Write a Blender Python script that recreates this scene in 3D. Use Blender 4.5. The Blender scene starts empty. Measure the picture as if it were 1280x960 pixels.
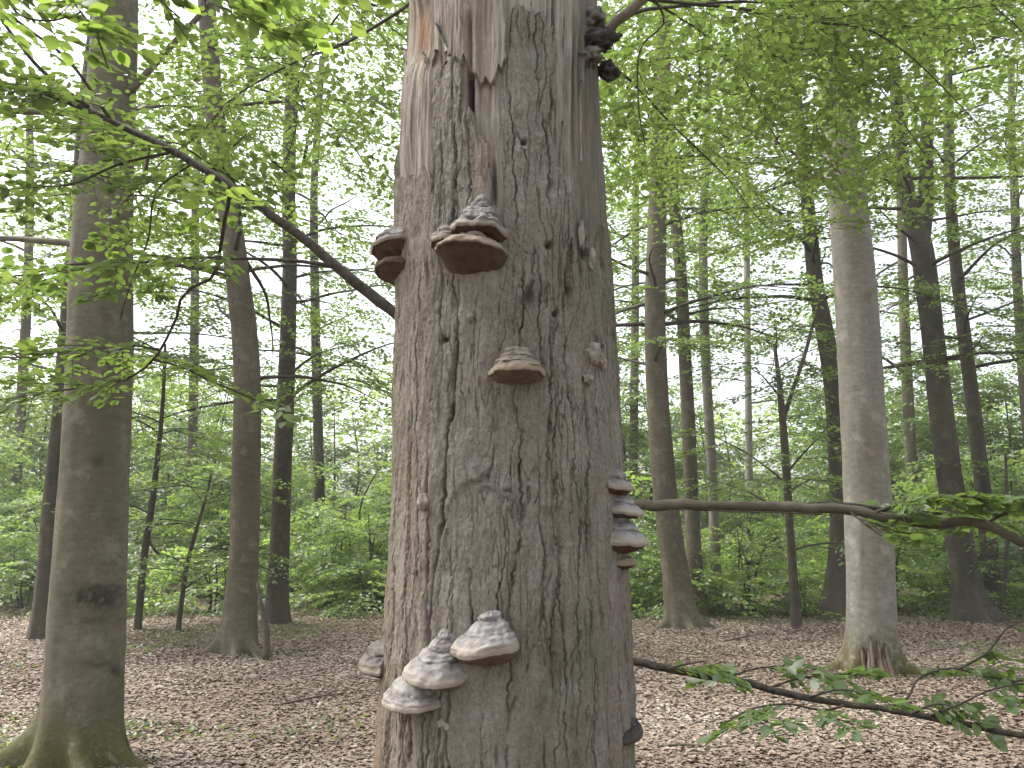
import bpy, math, random
import numpy as np
from mathutils import Matrix, Vector

rng = np.random.default_rng(11)
random.seed(5)
R = math.radians
S = bpy.context.scene
COL = S.collection

# ------------------------------------------------------------------ camera, sky, sun, exposure
FPX, PITCH, CAMH = 1005.0, R(10.2), 1.6
cam = bpy.data.cameras.new('camera')
cam.sensor_fit = 'HORIZONTAL'
cam.sensor_width = 36.0
cam.lens = 36.0 * FPX / 1280.0
cam.clip_end = 2000
cam.clip_start = 0.05
cam_o = bpy.data.objects.new('camera', cam)
COL.objects.link(cam_o)
cam_o.location = (0, 0, CAMH)
cam_o.rotation_euler = (math.pi / 2 + PITCH, 0, 0)
S.camera = cam_o

SUN_EL, SUN_AZ = R(56), R(292)          # azimuth clockwise from +Y
w = bpy.data.worlds.new('World')
S.world = w
w.use_nodes = True
nt = w.node_tree
bg = nt.nodes['Background']
sky = nt.nodes.new('ShaderNodeTexSky')
sky.sky_type = 'NISHITA'
sky.sun_disc = False
sky.sun_elevation = SUN_EL
sky.sun_rotation = SUN_AZ
sky.air_density = 1.0
sky.dust_density = 5.0
sky.ozone_density = 1.0
hs = nt.nodes.new('ShaderNodeHueSaturation')
hs.inputs['Saturation'].default_value = 0.30     # thin overcast: a pale, nearly white sky
nt.links.new(sky.outputs[0], hs.inputs['Color'])
nt.links.new(hs.outputs[0], bg.inputs['Color'])
bg.inputs['Strength'].default_value = 0.15

sl = bpy.data.lights.new('sun', 'SUN')
sl.energy = 1.5
sl.angle = R(25)
sl.color = (1.0, 0.96, 0.9)
so = bpy.data.objects.new('sun', sl)
COL.objects.link(so)
sd = Vector((math.sin(SUN_AZ) * math.cos(SUN_EL), math.cos(SUN_AZ) * math.cos(SUN_EL), math.sin(SUN_EL)))
so.rotation_euler = (-sd).to_track_quat('-Z', 'Y').to_euler()
so.location = (0, 0, 30)

S.view_settings.view_transform = 'Standard'
S.view_settings.look = 'None'
S.view_settings.gamma = 1
S.view_settings.use_curve_mapping = False
S.view_settings.exposure = 1.75


# ------------------------------------------------------------------ helpers
def ray(px, py):
    dx = (px - 640) / FPX
    dv = (480 - py) / FPX
    return np.array([dx, math.cos(PITCH) - dv * math.sin(PITCH), math.sin(PITCH) + dv * math.cos(PITCH)])


def at(px, py, Y):
    d = ray(px, py)
    s = Y / d[1]
    return np.array([d[0] * s, Y, CAMH + d[2] * s])


def ground_at(px, py):
    d = ray(px, py)
    s = -CAMH / d[2]
    return np.array([d[0] * s, d[1] * s, 0.0])


def proj(P):
    x, y, z = P[..., 0], P[..., 1], P[..., 2] - CAMH
    f = y * math.cos(PITCH) + z * math.sin(PITCH)
    u = -y * math.sin(PITCH) + z * math.cos(PITCH)
    return 640 + FPX * x / f, 480 - FPX * u / f


def _hash(ix, iy, iz, seed):
    h = (ix.astype(np.int64) * 374761393 + iy.astype(np.int64) * 668265263 + iz.astype(np.int64) * 1440662683 + seed * 974634541) & 0xFFFFFFFF
    h = ((h ^ (h >> 13)) * 1274126177) & 0xFFFFFFFF
    h = ((h ^ (h >> 16)) * 2246822519) & 0xFFFFFFFF
    h ^= h >> 15
    return (h & 0xFFFFFF) / float(0xFFFFFF)


def vnoise(x, y, z, seed=0):
    """smooth value noise, -1..1"""
    x, y, z = np.broadcast_arrays(np.asarray(x, float), np.asarray(y, float), np.asarray(z, float))
    fx, fy, fz = np.floor(x), np.floor(y), np.floor(z)
    tx, ty, tz = x - fx, y - fy, z - fz
    tx, ty, tz = [t * t * (3 - 2 * t) for t in (tx, ty, tz)]
    r = 0
    for a in (0, 1):
        for b in (0, 1):
            for c in (0, 1):
                wgt = (tx if a else 1 - tx) * (ty if b else 1 - ty) * (tz if c else 1 - tz)
                r = r + wgt * _hash(fx + a, fy + b, fz + c, seed)
    return r * 2 - 1


def fbm(x, y, z, seed=0, o=3):
    r, a, f = 0, 1.0, 1.0
    for i in range(o):
        r = r + a * vnoise(x * f, y * f, z * f, seed + i * 17)
        a *= 0.5
        f *= 2.03
    return r


def ground_h(x, y):
    x = np.asarray(x, float); y = np.asarray(y, float)
    return 0.05 * vnoise(x * 0.35, y * 0.35, 0.0, 3) + 0.02 * vnoise(x * 1.3, y * 1.3, 0.0, 4)


def mesh_np(name, V, F, mats, parent=None, smooth=False, attrs=None, midx=None, origin=None):
    """F is a list of int arrays (n,k), each k-gons; one mesh object"""
    V = np.asarray(V, np.float32)
    if not isinstance(F, (list, tuple)):
        F = [F]
    F = [np.asarray(f, np.int32) for f in F if len(f)]
    if origin is not None:
        V = V - np.asarray(origin, np.float32)
    me = bpy.data.meshes.new(name)
    me.vertices.add(len(V))
    me.vertices.foreach_set('co', V.ravel())
    nl = sum(f.size for f in F)
    npoly = sum(len(f) for f in F)
    me.loops.add(nl)
    me.loops.foreach_set('vertex_index', np.concatenate([f.ravel() for f in F]))
    me.polygons.add(npoly)
    tot = np.concatenate([np.full(len(f), f.shape[1], np.int32) for f in F])
    st = np.concatenate([[0], np.cumsum(tot)[:-1]]).astype(np.int32)
    me.polygons.foreach_set('loop_start', st)
    me.polygons.foreach_set('loop_total', tot)
    if smooth:
        me.polygons.foreach_set('use_smooth', np.ones(npoly, bool))
    if not isinstance(mats, (list, tuple)):
        mats = [mats]
    for m in mats:
        me.materials.append(m)
    if midx is not None:
        me.polygons.foreach_set('material_index', np.asarray(midx, np.int32))
    if attrs:
        for k, a in attrs.items():
            at_ = me.attributes.new(k, 'FLOAT', 'POINT')
            at_.data.foreach_set('value', np.asarray(a, np.float32))
    me.update(calc_edges=True)
    o = bpy.data.objects.new(name, me)
    COL.objects.link(o)
    if parent is not None:
        o.parent = parent
    return o


def tag(o, label=None, cat=None, group=None, kind=None):
    if label: o['label'] = label
    if cat: o['category'] = cat
    if group: o['group'] = group
    if kind: o['kind'] = kind
    return o


def empty(name, loc, label, cat, group=None):
    o = bpy.data.objects.new(name, None)
    o.empty_display_size = 0.1
    COL.objects.link(o)
    o.location = [float(c) for c in loc]
    return tag(o, label, cat, group)


def copy_tree(o, parent=None):
    c = o.copy()
    COL.objects.link(c)
    if parent is not None:
        c.parent = parent
    for ch in list(o.children):
        copy_tree(ch, c)
    return c


def smooth_path(P, n):
    """Catmull-Rom through rows of P (any number of columns)"""
    P = np.asarray(P, float)
    Q = np.vstack([2 * P[0] - P[1], P, 2 * P[-1] - P[-2]])
    seg = len(P) - 1
    t = np.linspace(0, seg - 1e-6, n)
    i = t.astype(int)
    f = (t - i)[:, None]
    p0, p1, p2, p3 = Q[i], Q[i + 1], Q[i + 2], Q[i + 3]
    return 0.5 * (2 * p1 + (p2 - p0) * f + (2 * p0 - 5 * p1 + 4 * p2 - p3) * f ** 2 + (3 * p1 - p0 - 3 * p2 + p3) * f ** 3)


def tube(P, rad, k=6, rough=0.0, seed=0):
    P = np.asarray(P, float)
    rad = np.asarray(rad, float)
    n = len(P)
    T = np.gradient(P, axis=0)
    T /= np.linalg.norm(T, axis=1)[:, None] + 1e-9
    ref = np.array([0, 0, 1.0]) if abs(T[:, 2]).mean() < 0.7 else np.array([1.0, 0, 0])
    A = np.cross(T, ref); A /= np.linalg.norm(A, axis=1)[:, None] + 1e-9
    B = np.cross(T, A)
    th = np.linspace(0, 2 * math.pi, k, endpoint=False)
    rr = np.repeat(rad[:, None], k, 1)
    if rough:
        ii, tt = np.meshgrid(np.arange(n), th, indexing='ij')
        rr = rr * (1 + rough * vnoise(ii * 0.45, np.cos(tt) * 1.3 + 5, np.sin(tt) * 1.3, seed))
    V = P[:, None, :] + rr[..., None] * (np.cos(th)[None, :, None] * A[:, None, :] + np.sin(th)[None, :, None] * B[:, None, :])
    V = V.reshape(-1, 3)
    i = np.arange(n - 1)[:, None] * k
    j = np.arange(k)[None, :]
    F = np.stack([i + j, i + (j + 1) % k, i + k + (j + 1) % k, i + k + j], -1).reshape(-1, 4)
    c0, c1 = len(V), len(V) + 1
    V = np.vstack([V, P[0], P[-1]])
    j = np.arange(k)
    T3 = np.vstack([np.stack([(j + 1) % k, j, np.full(k, c0)], -1), np.stack([(n - 1) * k + j, (n - 1) * k + (j + 1) % k, np.full(k, c1)], -1)])
    return V, F, T3


class Bag:
    """collects tubes for one part"""
    def __init__(self): self.V, self.F, self.T, self.n = [], [], [], 0

    def add(self, V, F, T=None):
        self.V.append(V); self.F.append(F + self.n)
        if T is not None: self.T.append(T + self.n)
        self.n += len(V)

    def tube(self, P, rad, k=5, rough=0.0, seed=0):
        self.add(*tube(P, rad, k, rough, seed))

    def build(self, name, mat, parent=None, smooth=True, origin=None, kind=None, attrs=None):
        F = [np.concatenate(self.F)] + ([np.concatenate(self.T)] if self.T else [])
        V = np.concatenate(self.V)
        o = mesh_np(name, V, F, mat, parent, smooth, {k: np.full(len(V), a) if np.isscalar(a) else a for k, a in (attrs or {}).items()}, origin=origin)
        if kind: o['kind'] = kind
        return o


# ------------------------------------------------------------------ materials
def new_mat(name):
    m = bpy.data.materials.new(name)
    m.use_nodes = True
    n = m.node_tree
    for x in list(n.nodes): n.nodes.remove(x)
    out = n.nodes.new('ShaderNodeOutputMaterial')
    return m, n, out


def nd(n, typ, ins=None, **kw):
    x = n.nodes.new(typ)
    for k, v in kw.items(): setattr(x, k, v)
    for k, v in (ins or {}).items():
        if isinstance(v, bpy.types.NodeSocket): n.links.new(v, x.inputs[k])
        else: x.inputs[k].default_value = v
    return x


def noise(n, vec, scale, detail=4, rough=0.55, stretch=None):
    if stretch is not None:
        vec = nd(n, 'ShaderNodeVectorMath', {0: vec, 1: stretch}, operation='MULTIPLY').outputs[0]
    return nd(n, 'ShaderNodeTexNoise', {'Vector': vec, 'Scale': scale, 'Detail': detail, 'Roughness': rough}).outputs['Fac']


def ramp(n, fac, stops):
    r = nd(n, 'ShaderNodeValToRGB', {'Fac': fac})
    e = r.color_ramp.elements
    while len(e) < len(stops): e.new(0.5)
    for k, (p, c) in enumerate(stops):
        e[k].position = p
        e[k].color = (c, c, c, 1) if isinstance(c, (int, float)) else (*c, 1)
    return r.outputs['Color']


def mix(n, fac, a, b, blend='MIX'):
    x = n.nodes.new('ShaderNodeMix')
    x.data_type = 'RGBA'
    x.blend_type = blend
    for s, v in ((x.inputs['Factor'], fac), (x.inputs['A'], a), (x.inputs['B'], b)):
        if isinstance(v, bpy.types.NodeSocket): n.links.new(v, s)
        elif isinstance(v, (int, float)): s.default_value = v if s.type == 'VALUE' else (v, v, v, 1)
        else: s.default_value = (*v, 1)
    return x.outputs['Result']


def attr(n, name):
    return nd(n, 'ShaderNodeAttribute', attribute_name=name).outputs['Fac']


def finish(n, out, color, rough=0.85, bump=None, dist=0.003, strength=0.6, spec=0.25, tone=0.86):
    if tone != 1.0: color = mix(n, 1.0, color, (tone, tone, tone), 'MULTIPLY')
    b = nd(n, 'ShaderNodeBsdfPrincipled', {'Base Color': color, 'Roughness': rough})
    b.inputs['Specular IOR Level'].default_value = spec
    if bump is not None:
        bp = nd(n, 'ShaderNodeBump', {'Height': bump, 'Strength': strength, 'Distance': dist})
        n.links.new(bp.outputs[0], b.inputs['Normal'])
    n.links.new(b.outputs[0], out.inputs['Surface'])


def obj_co(n):
    return nd(n, 'ShaderNodeTexCoord').outputs['Object']


def fissures(n, co, scale, stretch, width, gate_scale, lo, hi):
    """thin wandering lines where a stretched noise crosses its middle value"""
    v = nd(n, 'ShaderNodeVectorMath', {0: co, 1: stretch}, operation='MULTIPLY').outputs[0]
    t = nd(n, 'ShaderNodeTexNoise', {'Vector': v, 'Scale': scale, 'Detail': 2.5, 'Roughness': 0.55, 'Distortion': 0.35}).outputs['Fac']
    d = nd(n, 'ShaderNodeMath', {0: t, 1: 0.5}, operation='SUBTRACT').outputs[0]
    d = nd(n, 'ShaderNodeMath', {0: d}, operation='ABSOLUTE').outputs[0]
    l = ramp(n, d, [(0.0, 1.0), (width, 0.0)])
    g_ = ramp(n, noise(n, co, gate_scale, 3, 0.6, (1, 1, 0.5)), [(lo, 0.0), (hi, 1.0)])
    return nd(n, 'ShaderNodeMath', {0: l, 1: g_}, operation='MULTIPLY').outputs[0]


def mat_dead_bark():
    m, n, out = new_mat('dead_bark')
    co = obj_co(n)
    big = noise(n, co, 3.0, 4, 0.6, (1, 1, 0.45))
    med = noise(n, co, 22, 5, 0.6, (1, 1, 0.35))
    fine = noise(n, co, 150, 4, 0.65, (1, 1, 0.55))
    c = ramp(n, big, [(0.3, (0.165, 0.140, 0.106)), (0.5, (0.235, 0.209, 0.168)), (0.7, (0.285, 0.266, 0.226))])
    c = mix(n, ramp(n, med, [(0.35, 0.0), (0.7, 0.5)]), c, (0.34, 0.32, 0.285))
    c = mix(n, ramp(n, fine, [(0.35, 0.5), (0.6, 0.0)]), c, (0.085, 0.068, 0.05))
    # silver-grey lichen crust
    li = noise(n, co, 9, 6, 0.7)
    c = mix(n, ramp(n, li, [(0.56, 0.0), (0.68, 0.55)]), c, (0.31, 0.305, 0.285))
    # green algae film
    al = noise(n, co, 5, 5, 0.6, (1, 1, 0.5))
    c = mix(n, nd(n, 'ShaderNodeMath', {0: ramp(n, al, [(0.45, 0.0), (0.65, 0.8)]), 1: attr(n, 'algae')}, operation='MULTIPLY').outputs[0], c, (0.115, 0.115, 0.06))
    c = mix(n, nd(n, 'ShaderNodeMath', {0: attr(n, 'warm'), 1: 0.55}, operation='MULTIPLY').outputs[0], c, (0.24, 0.15, 0.085))
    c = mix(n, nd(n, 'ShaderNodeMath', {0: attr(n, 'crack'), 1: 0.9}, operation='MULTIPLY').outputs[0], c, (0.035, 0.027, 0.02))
    c = mix(n, attr(n, 'stain'), c, (0.055, 0.045, 0.038))
    c = mix(n, attr(n, 'woody'), c, (0.30, 0.24, 0.19))
    f1_ = fissures(n, co, 30, (1, 1, 0.12), 0.026, 6, 0.44, 0.56)
    f2_ = fissures(n, co, 75, (1, 1, 0.20), 0.04, 9, 0.46, 0.62)
    fx = nd(n, 'ShaderNodeMath', {0: nd(n, 'ShaderNodeMath', {0: f2_, 1: 0.6}, operation='MULTIPLY').outputs[0], 1: f1_}, operation='MAXIMUM').outputs[0]
    c = mix(n, nd(n, 'ShaderNodeMath', {0: fx, 1: 0.75}, operation='MULTIPLY').outputs[0], c, (0.05, 0.038, 0.028))
    grain = noise(n, co, 330, 3, 0.7, (1, 1, 0.6))
    c = mix(n, ramp(n, grain, [(0.38, 0.35), (0.58, 0.0)]), c, (0.07, 0.056, 0.043))
    h = nd(n, 'ShaderNodeMath', {0: fine, 1: med}, operation='ADD').outputs[0]
    h = nd(n, 'ShaderNodeMath', {0: h, 1: grain}, operation='ADD').outputs[0]
    h = nd(n, 'ShaderNodeMath', {0: h, 1: nd(n, 'ShaderNodeMath', {0: fx, 1: 1.1}, operation='MULTIPLY').outputs[0]}, operation='SUBTRACT').outputs[0]
    finish(n, out, c, 0.9, h, 0.004, 0.7, 0.15, 0.96)
    return m


def mat_dead_wood():
    m, n, out = new_mat('weathered_wood')
    co = obj_co(n)
    gr = noise(n, co, 120, 6, 0.72, (1, 1, 0.07))
    gr2 = noise(n, co, 330, 5, 0.72, (1, 1, 0.09))
    big = noise(n, co, 6, 4, 0.6, (1, 1, 0.4))
    c = ramp(n, big, [(0.3, (0.18, 0.145, 0.110)), (0.5, (0.275, 0.240, 0.196)), (0.7, (0.37, 0.345, 0.300))])
    c = mix(n, ramp(n, gr, [(0.38, 0.6), (0.58, 0.0)]), c, (0.115, 0.088, 0.068))
    c = mix(n, ramp(n, gr2, [(0.5, 0.0), (0.75, 0.45)]), c, (0.38, 0.35, 0.31))
    fw = fissures(n, co, 26, (1, 1, 0.035), 0.022, 7, 0.42, 0.55)
    c = mix(n, nd(n, 'ShaderNodeMath', {0: fw, 1: 0.8}, operation='MULTIPLY').outputs[0], c, (0.06, 0.046, 0.036))
    blot = noise(n, co, 26, 6, 0.75, (1, 1, 0.45))
    c = mix(n, ramp(n, blot, [(0.5, 0.0), (0.68, 0.5)]), c, (0.40, 0.375, 0.33))
    c = mix(n, attr(n, 'rot'), c, (0.20, 0.088, 0.036))
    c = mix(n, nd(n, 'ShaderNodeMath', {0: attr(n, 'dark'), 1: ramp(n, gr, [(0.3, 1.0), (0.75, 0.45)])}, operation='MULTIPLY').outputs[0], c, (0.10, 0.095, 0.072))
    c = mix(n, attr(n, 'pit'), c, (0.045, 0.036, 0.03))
    finish(n, out, c, 0.88, nd(n, 'ShaderNodeMath', {0: gr, 1: gr2}, operation='ADD').outputs[0], 0.005, 0.8, 0.15, 1.08)
    return m


def mat_beech(name, c0, c1, algae, streak=0.4):
    m, n, out = new_mat(name)
    co = obj_co(n)
    big = noise(n, co, 1.6, 4, 0.6, (1, 1, 0.35))
    med = noise(n, co, 9, 5, 0.65, (1, 1, 2.2))
    ver = noise(n, co, 14, 4, 0.6, (1, 1, 0.08))
    fine = noise(n, co, 60, 4, 0.65, (1, 1, 2.0))
    c = ramp(n, big, [(0.32, c0), (0.68, c1)])
    c = mix(n, ramp(n, med, [(0.4, 0.45), (0.62, 0.0)]), c, tuple(0.55 * x for x in c0))
    c = mix(n, ramp(n, ver, [(0.45, 0.0), (0.72, streak)]), c, algae)
    c = mix(n, ramp(n, fine, [(0.55, 0.0), (0.75, 0.4)]), c, tuple(min(1, 1.35 * x) for x in c1))
    pt = noise(n, co, 5, 6, 0.7, (1, 1, 0.8))
    c = mix(n, ramp(n, pt, [(0.54, 0.0), (0.64, 0.5)]), c, tuple(min(1, 1.3 * x) for x in c1))
    wr = fissures(n, co, 7, (0.5, 0.5, 4.0), 0.02, 4, 0.5, 0.6)
    c = mix(n, nd(n, 'ShaderNodeMath', {0: wr, 1: 0.6}, operation='MULTIPLY').outputs[0], c, tuple(0.35 * x for x in c0))
    c = mix(n, attr(n, 'stain'), c, (0.030, 0.026, 0.021))
    mo = noise(n, co, 12, 5, 0.65)
    c = mix(n, nd(n, 'ShaderNodeMath', {0: attr(n, 'moss'), 1: ramp(n, mo, [(0.36, 0.0), (0.50, 1.0)])}, operation='MULTIPLY').outputs[0], c,
            ramp(n, fine, [(0.3, (0.055, 0.052, 0.018)), (0.7, (0.125, 0.112, 0.038))]))
    h = nd(n, 'ShaderNodeMath', {0: fine, 1: med}, operation='ADD').outputs[0]
    finish(n, out, c, 0.85, h, 0.006, 0.6, 0.2)
    return m


def mat_twig():
    m, n, out = new_mat('twig_bark')
    co = obj_co(n)
    f = noise(n, co, 40, 4, 0.6)
    c = ramp(n, f, [(0.35, (0.035, 0.028, 0.022)), (0.7, (0.10, 0.085, 0.068))])
    finish(n, out, c, 0.8, f, 0.003, 0.5, 0.2)
    return m


def mat_leaf(name, dark, light, tr, rnd=False, tmix=0.5, gloss=0.06):
    m, n, out = new_mat(name)
    t = nd(n, 'ShaderNodeObjectInfo').outputs['Random'] if rnd else attr(n, 'tint')
    c = ramp(n, t, [(0.0, dark), (1.0, light)])
    tc = ramp(n, t, [(0.0, tuple(0.6 * x for x in tr)), (1.0, tr)])
    d = nd(n, 'ShaderNodeBsdfDiffuse', {'Color': c})
    tl = nd(n, 'ShaderNodeBsdfTranslucent', {'Color': tc})
    mx = nd(n, 'ShaderNodeMixShader', {0: tmix, 1: d.outputs[0], 2: tl.outputs[0]})
    g = nd(n, 'ShaderNodeBsdfGlossy', {'Color': (1, 1, 1, 1), 'Roughness': 0.45})
    mx2 = nd(n, 'ShaderNodeMixShader', {0: gloss, 1: mx.outputs[0], 2: g.outputs[0]})
    n.links.new(mx2.outputs[0], out.inputs['Surface'])
    return m


def mat_litter():
    m, n, out = new_mat('dead_leaf')
    c = ramp(n, attr(n, 'tint'), [(0.0, (0.12, 0.085, 0.06)), (0.3, (0.20, 0.146, 0.110)), (0.65, (0.29, 0.222, 0.172)), (0.9, (0.38, 0.31, 0.25)), (1.0, (0.48, 0.42, 0.36))])
    finish(n, out, c, 0.7, spec=0.3)
    return m


def mat_ground():
    m, n, out = new_mat('forest_floor')
    co = obj_co(n)
    a = noise(n, co, 0.5, 5, 0.6)
    b = noise(n, co, 14, 6, 0.7)
    d = noise(n, co, 45, 5, 0.7)
    c = ramp(n, b, [(0.3, (0.10, 0.072, 0.052)), (0.5, (0.19, 0.142, 0.105)), (0.7, (0.28, 0.215, 0.165))])
    c = mix(n, ramp(n, d, [(0.4, 0.5), (0.6, 0.0)]), c, (0.05, 0.035, 0.025))
    c = mix(n, ramp(n, a, [(0.5, 0.0), (0.66, 0.7)]), c, (0.085, 0.10, 0.03))
    finish(n, out, c, 0.95, nd(n, 'ShaderNodeMath', {0: b, 1: d}, operation='ADD').outputs[0], 0.03, 0.8, 0.1)
    return m


def mat_cap(name, lo, mid, hi):
    m, n, out = new_mat(name)
    co = obj_co(n)
    f = noise(n, co, 60, 5, 0.65)
    g = noise(n, co, 18, 4, 0.6)
    z = attr(n, 'zone')
    c = ramp(n, g, [(0.3, mid), (0.65, hi)])
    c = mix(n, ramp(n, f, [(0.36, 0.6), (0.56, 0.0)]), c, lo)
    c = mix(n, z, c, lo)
    wv = nd(n, 'ShaderNodeMath', {0: nd(n, 'ShaderNodeMath', {0: attr(n, 'prof'), 1: 15.0}, operation='MULTIPLY').outputs[0], 1: nd(n, 'ShaderNodeMath', {0: g, 1: 11.0}, operation='MULTIPLY').outputs[0]}, operation='ADD').outputs[0]
    wv = nd(n, 'ShaderNodeMath', {0: wv}, operation='SINE').outputs[0]
    c = mix(n, ramp(n, wv, [(0.25, 0.0), (0.95, 0.4)]), c, mid)
    bh = nd(n, 'ShaderNodeMath', {0: f, 1: nd(n, 'ShaderNodeMath', {0: wv, 1: 0.22}, operation='MULTIPLY').outputs[0]}, operation='SUBTRACT').outputs[0]
    c = mix(n, attr(n, 'rim'), c, tuple(0.85 * a * b for a, b in zip(hi, (1.0, 0.90, 0.78))))
    finish(n, out, c, 0.85, bh, 0.005, 0.8, 0.2)
    return m


def mat_simple(name, a, b, scale, stretch=None, bump=0.003, rough=0.9):
    m, n, out = new_mat(name)
    f = noise(n, obj_co(n), scale, 5, 0.65, stretch)
    finish(n, out, ramp(n, f, [(0.35, a), (0.68, b)]), rough, f, bump, 0.7, 0.15)
    return m


M = {
    'bark': mat_dead_bark(), 'wood': mat_dead_wood(), 'twig': mat_twig(),
    'olive': mat_beech('olive_beech_bark', (0.135, 0.118, 0.082), (0.215, 0.195, 0.148), (0.11, 0.112, 0.058), 0.6),
    'grey': mat_beech('grey_beech_bark', (0.19, 0.172, 0.142), (0.29, 0.27, 0.235), (0.17, 0.16, 0.115), 0.5),
    'brown': mat_beech('brown_beech_bark', (0.10, 0.080, 0.058), (0.175, 0.148, 0.112), (0.095, 0.095, 0.05), 0.5),
    'dark': mat_beech('dark_beech_bark', (0.052, 0.043, 0.033), (0.115, 0.098, 0.074), (0.075, 0.078, 0.04), 0.5),
    'leaf': mat_leaf('beech_leaf', (0.050, 0.095, 0.020), (0.115, 0.185, 0.035), (0.25, 0.375, 0.065)),
    'leafn': mat_leaf('near_beech_leaf', (0.060, 0.110, 0.022), (0.12, 0.20, 0.04), (0.38, 0.54, 0.09), True, 0.58, 0.05),
    'leafb': mat_leaf('bluish_leaf', (0.045, 0.095, 0.035), (0.11, 0.17, 0.06), (0.26, 0.40, 0.08), True, 0.45, 0.07),
    'shrub': mat_leaf('shrub_leaf', (0.055, 0.105, 0.022), (0.125, 0.20, 0.045), (0.42, 0.60, 0.12), False, 0.55, 0.05),
    'yew': mat_leaf('dark_shrub_leaf', (0.035, 0.075, 0.035), (0.085, 0.145, 0.065), (0.24, 0.38, 0.10), False, 0.45, 0.07),
    'litter': mat_litter(), 'ground': mat_ground(),
    'herb': mat_leaf('herb_leaf', (0.055, 0.085, 0.02), (0.11, 0.15, 0.035), (0.22, 0.32, 0.05)),
    'cap_grey': mat_cap('grey_fungus_cap', (0.085, 0.068, 0.056), (0.20, 0.18, 0.165), (0.34, 0.325, 0.31)),
    'cap_pale': mat_cap('pale_fungus_cap', (0.13, 0.11, 0.095), (0.28, 0.26, 0.24), (0.42, 0.405, 0.39)),
    'cap_tan': mat_cap('tan_fungus_cap', (0.11, 0.085, 0.062), (0.215, 0.18, 0.14), (0.33, 0.295, 0.245)),
    'cap_old': mat_cap('old_fungus_cap', (0.045, 0.04, 0.034), (0.13, 0.12, 0.105), (0.24, 0.23, 0.21)),
    'cap_black': mat_cap('black_fungus_cap', (0.016, 0.014, 0.013), (0.04, 0.035, 0.032), (0.095, 0.088, 0.082)),
    'pore': mat_simple('fungus_pores', (0.085, 0.052, 0.037), (0.135, 0.088, 0.064), 40, None, 0.001),
    'pore_tan': mat_simple('tan_fungus_pores', (0.13, 0.092, 0.068), (0.20, 0.15, 0.115), 40, None, 0.001),
    'callus': mat_simple('callus_bark', (0.16, 0.135, 0.105), (0.38, 0.34, 0.29), 55),
    'redwood': mat_simple('rotten_wood', (0.10, 0.066, 0.046), (0.27, 0.215, 0.165), 28, (1, 1, 0.12), 0.01),
}

# ------------------------------------------------------------------ ground
gx = np.concatenate([-np.geomspace(350, 14, 28), np.linspace(-13.8, 13.8, 140), np.geomspace(14, 350, 28)])
gy = np.concatenate([-np.geomspace(350, 4, 24), np.linspace(-3.8, 24, 140), np.geomspace(24.3, 350, 28)])
GX, GY = np.meshgrid(gx, gy, indexing='ij')
GV = np.stack([GX, GY, ground_h(GX, GY)], -1).reshape(-1, 3)
nx, ny = len(gx), len(gy)
ii, jj = np.meshgrid(np.arange(nx - 1), np.arange(ny - 1), indexing='ij')
b0 = (ii * ny + jj).ravel()
tag(mesh_np('ground', GV, np.stack([b0, b0 + ny, b0 + ny + 1, b0 + 1], -1), M['ground'], smooth=True), kind='structure')

# ------------------------------------------------------------------ the dead beech trunk: shape
TY = 2.1
edges = np.array([(0, 507, 752), (100, 503, 752), (200, 498, 757), (300, 497, 762), (400, 496, 767), (500, 492, 771),
                  (600, 489, 775), (700, 484, 779), (800, 480, 783), (900, 475, 785), (960, 472, 787)], float)
tab = []
for py, l, r in edges:
    dl, dr = ray(l, py), ray(r, py)
    al, ar = math.atan2(dl[0], dl[1]), math.atan2(dr[0], dr[1])
    mid, half = (al + ar) / 2, (ar - al) / 2
    D = TY / math.cos(mid)
    dc = ray((l + r) / 2, py)
    z = CAMH + dc[2] / math.hypot(dc[0], dc[1]) * D * math.cos(half)
    tab.append((z, D * math.sin(half), TY * math.tan(mid)))
tab = np.array(tab)[::-1]
tab = np.vstack([[(-0.2, tab[0, 1] + 0.17, tab[0, 2]), (0.05, tab[0, 1] + 0.10, tab[0, 2]), (0.45, tab[0, 1] + 0.035, tab[0, 2])], tab,
                 [(4.3, tab[-1, 1] - 0.03, tab[-1, 2])]])


def t_rad(z): return np.interp(z, tab[:, 0], tab[:, 1])
def t_x(z): return np.interp(z, tab[:, 0], tab[:, 2])


def t_point(th, z, r=None):
    r = t_rad(z) if r is None else r
    return np.stack([t_x(z) + r * np.sin(th), TY - r * np.cos(th), np.broadcast_to(z, np.shape(r * np.cos(th)))], -1)


def hit(px, py):
    """pixel -> (theta, z) on the trunk's smooth surface"""
    d = ray(px, py)
    z = 2.0
    for _ in range(12):
        cx, r = float(t_x(z)), float(t_rad(z))
        a = d[0] ** 2 + d[1] ** 2
        b = -2 * (d[0] * cx + d[1] * TY)
        c = cx ** 2 + TY ** 2 - r ** 2
        disc = b * b - 4 * a * c
        s = (-b - math.sqrt(max(disc, 0))) / (2 * a)
        z = CAMH + d[2] * s
    x, y = d[0] * s - cx, d[1] * s - TY
    return math.atan2(x, -y), z


th = np.concatenate([np.linspace(R(-178), R(-112), 34), np.linspace(R(-110), R(110), 540), np.linspace(R(112), R(178), 34)])
zz = np.concatenate([np.linspace(-0.15, 0.95, 70), np.linspace(0.96, 3.12, 780), np.linspace(3.14, 4.15, 60)])
TH, ZZ = np.meshgrid(th, zz, indexing='ij')
RB = t_rad(ZZ)
SS = TH * 0.32
cs, sn = np.cos(TH), np.sin(TH)
P0 = t_point(TH, ZZ)
PX, PYY = proj(P0)
front = np.abs(TH) < R(88)
FX = np.where(front, PX, -999)

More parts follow.
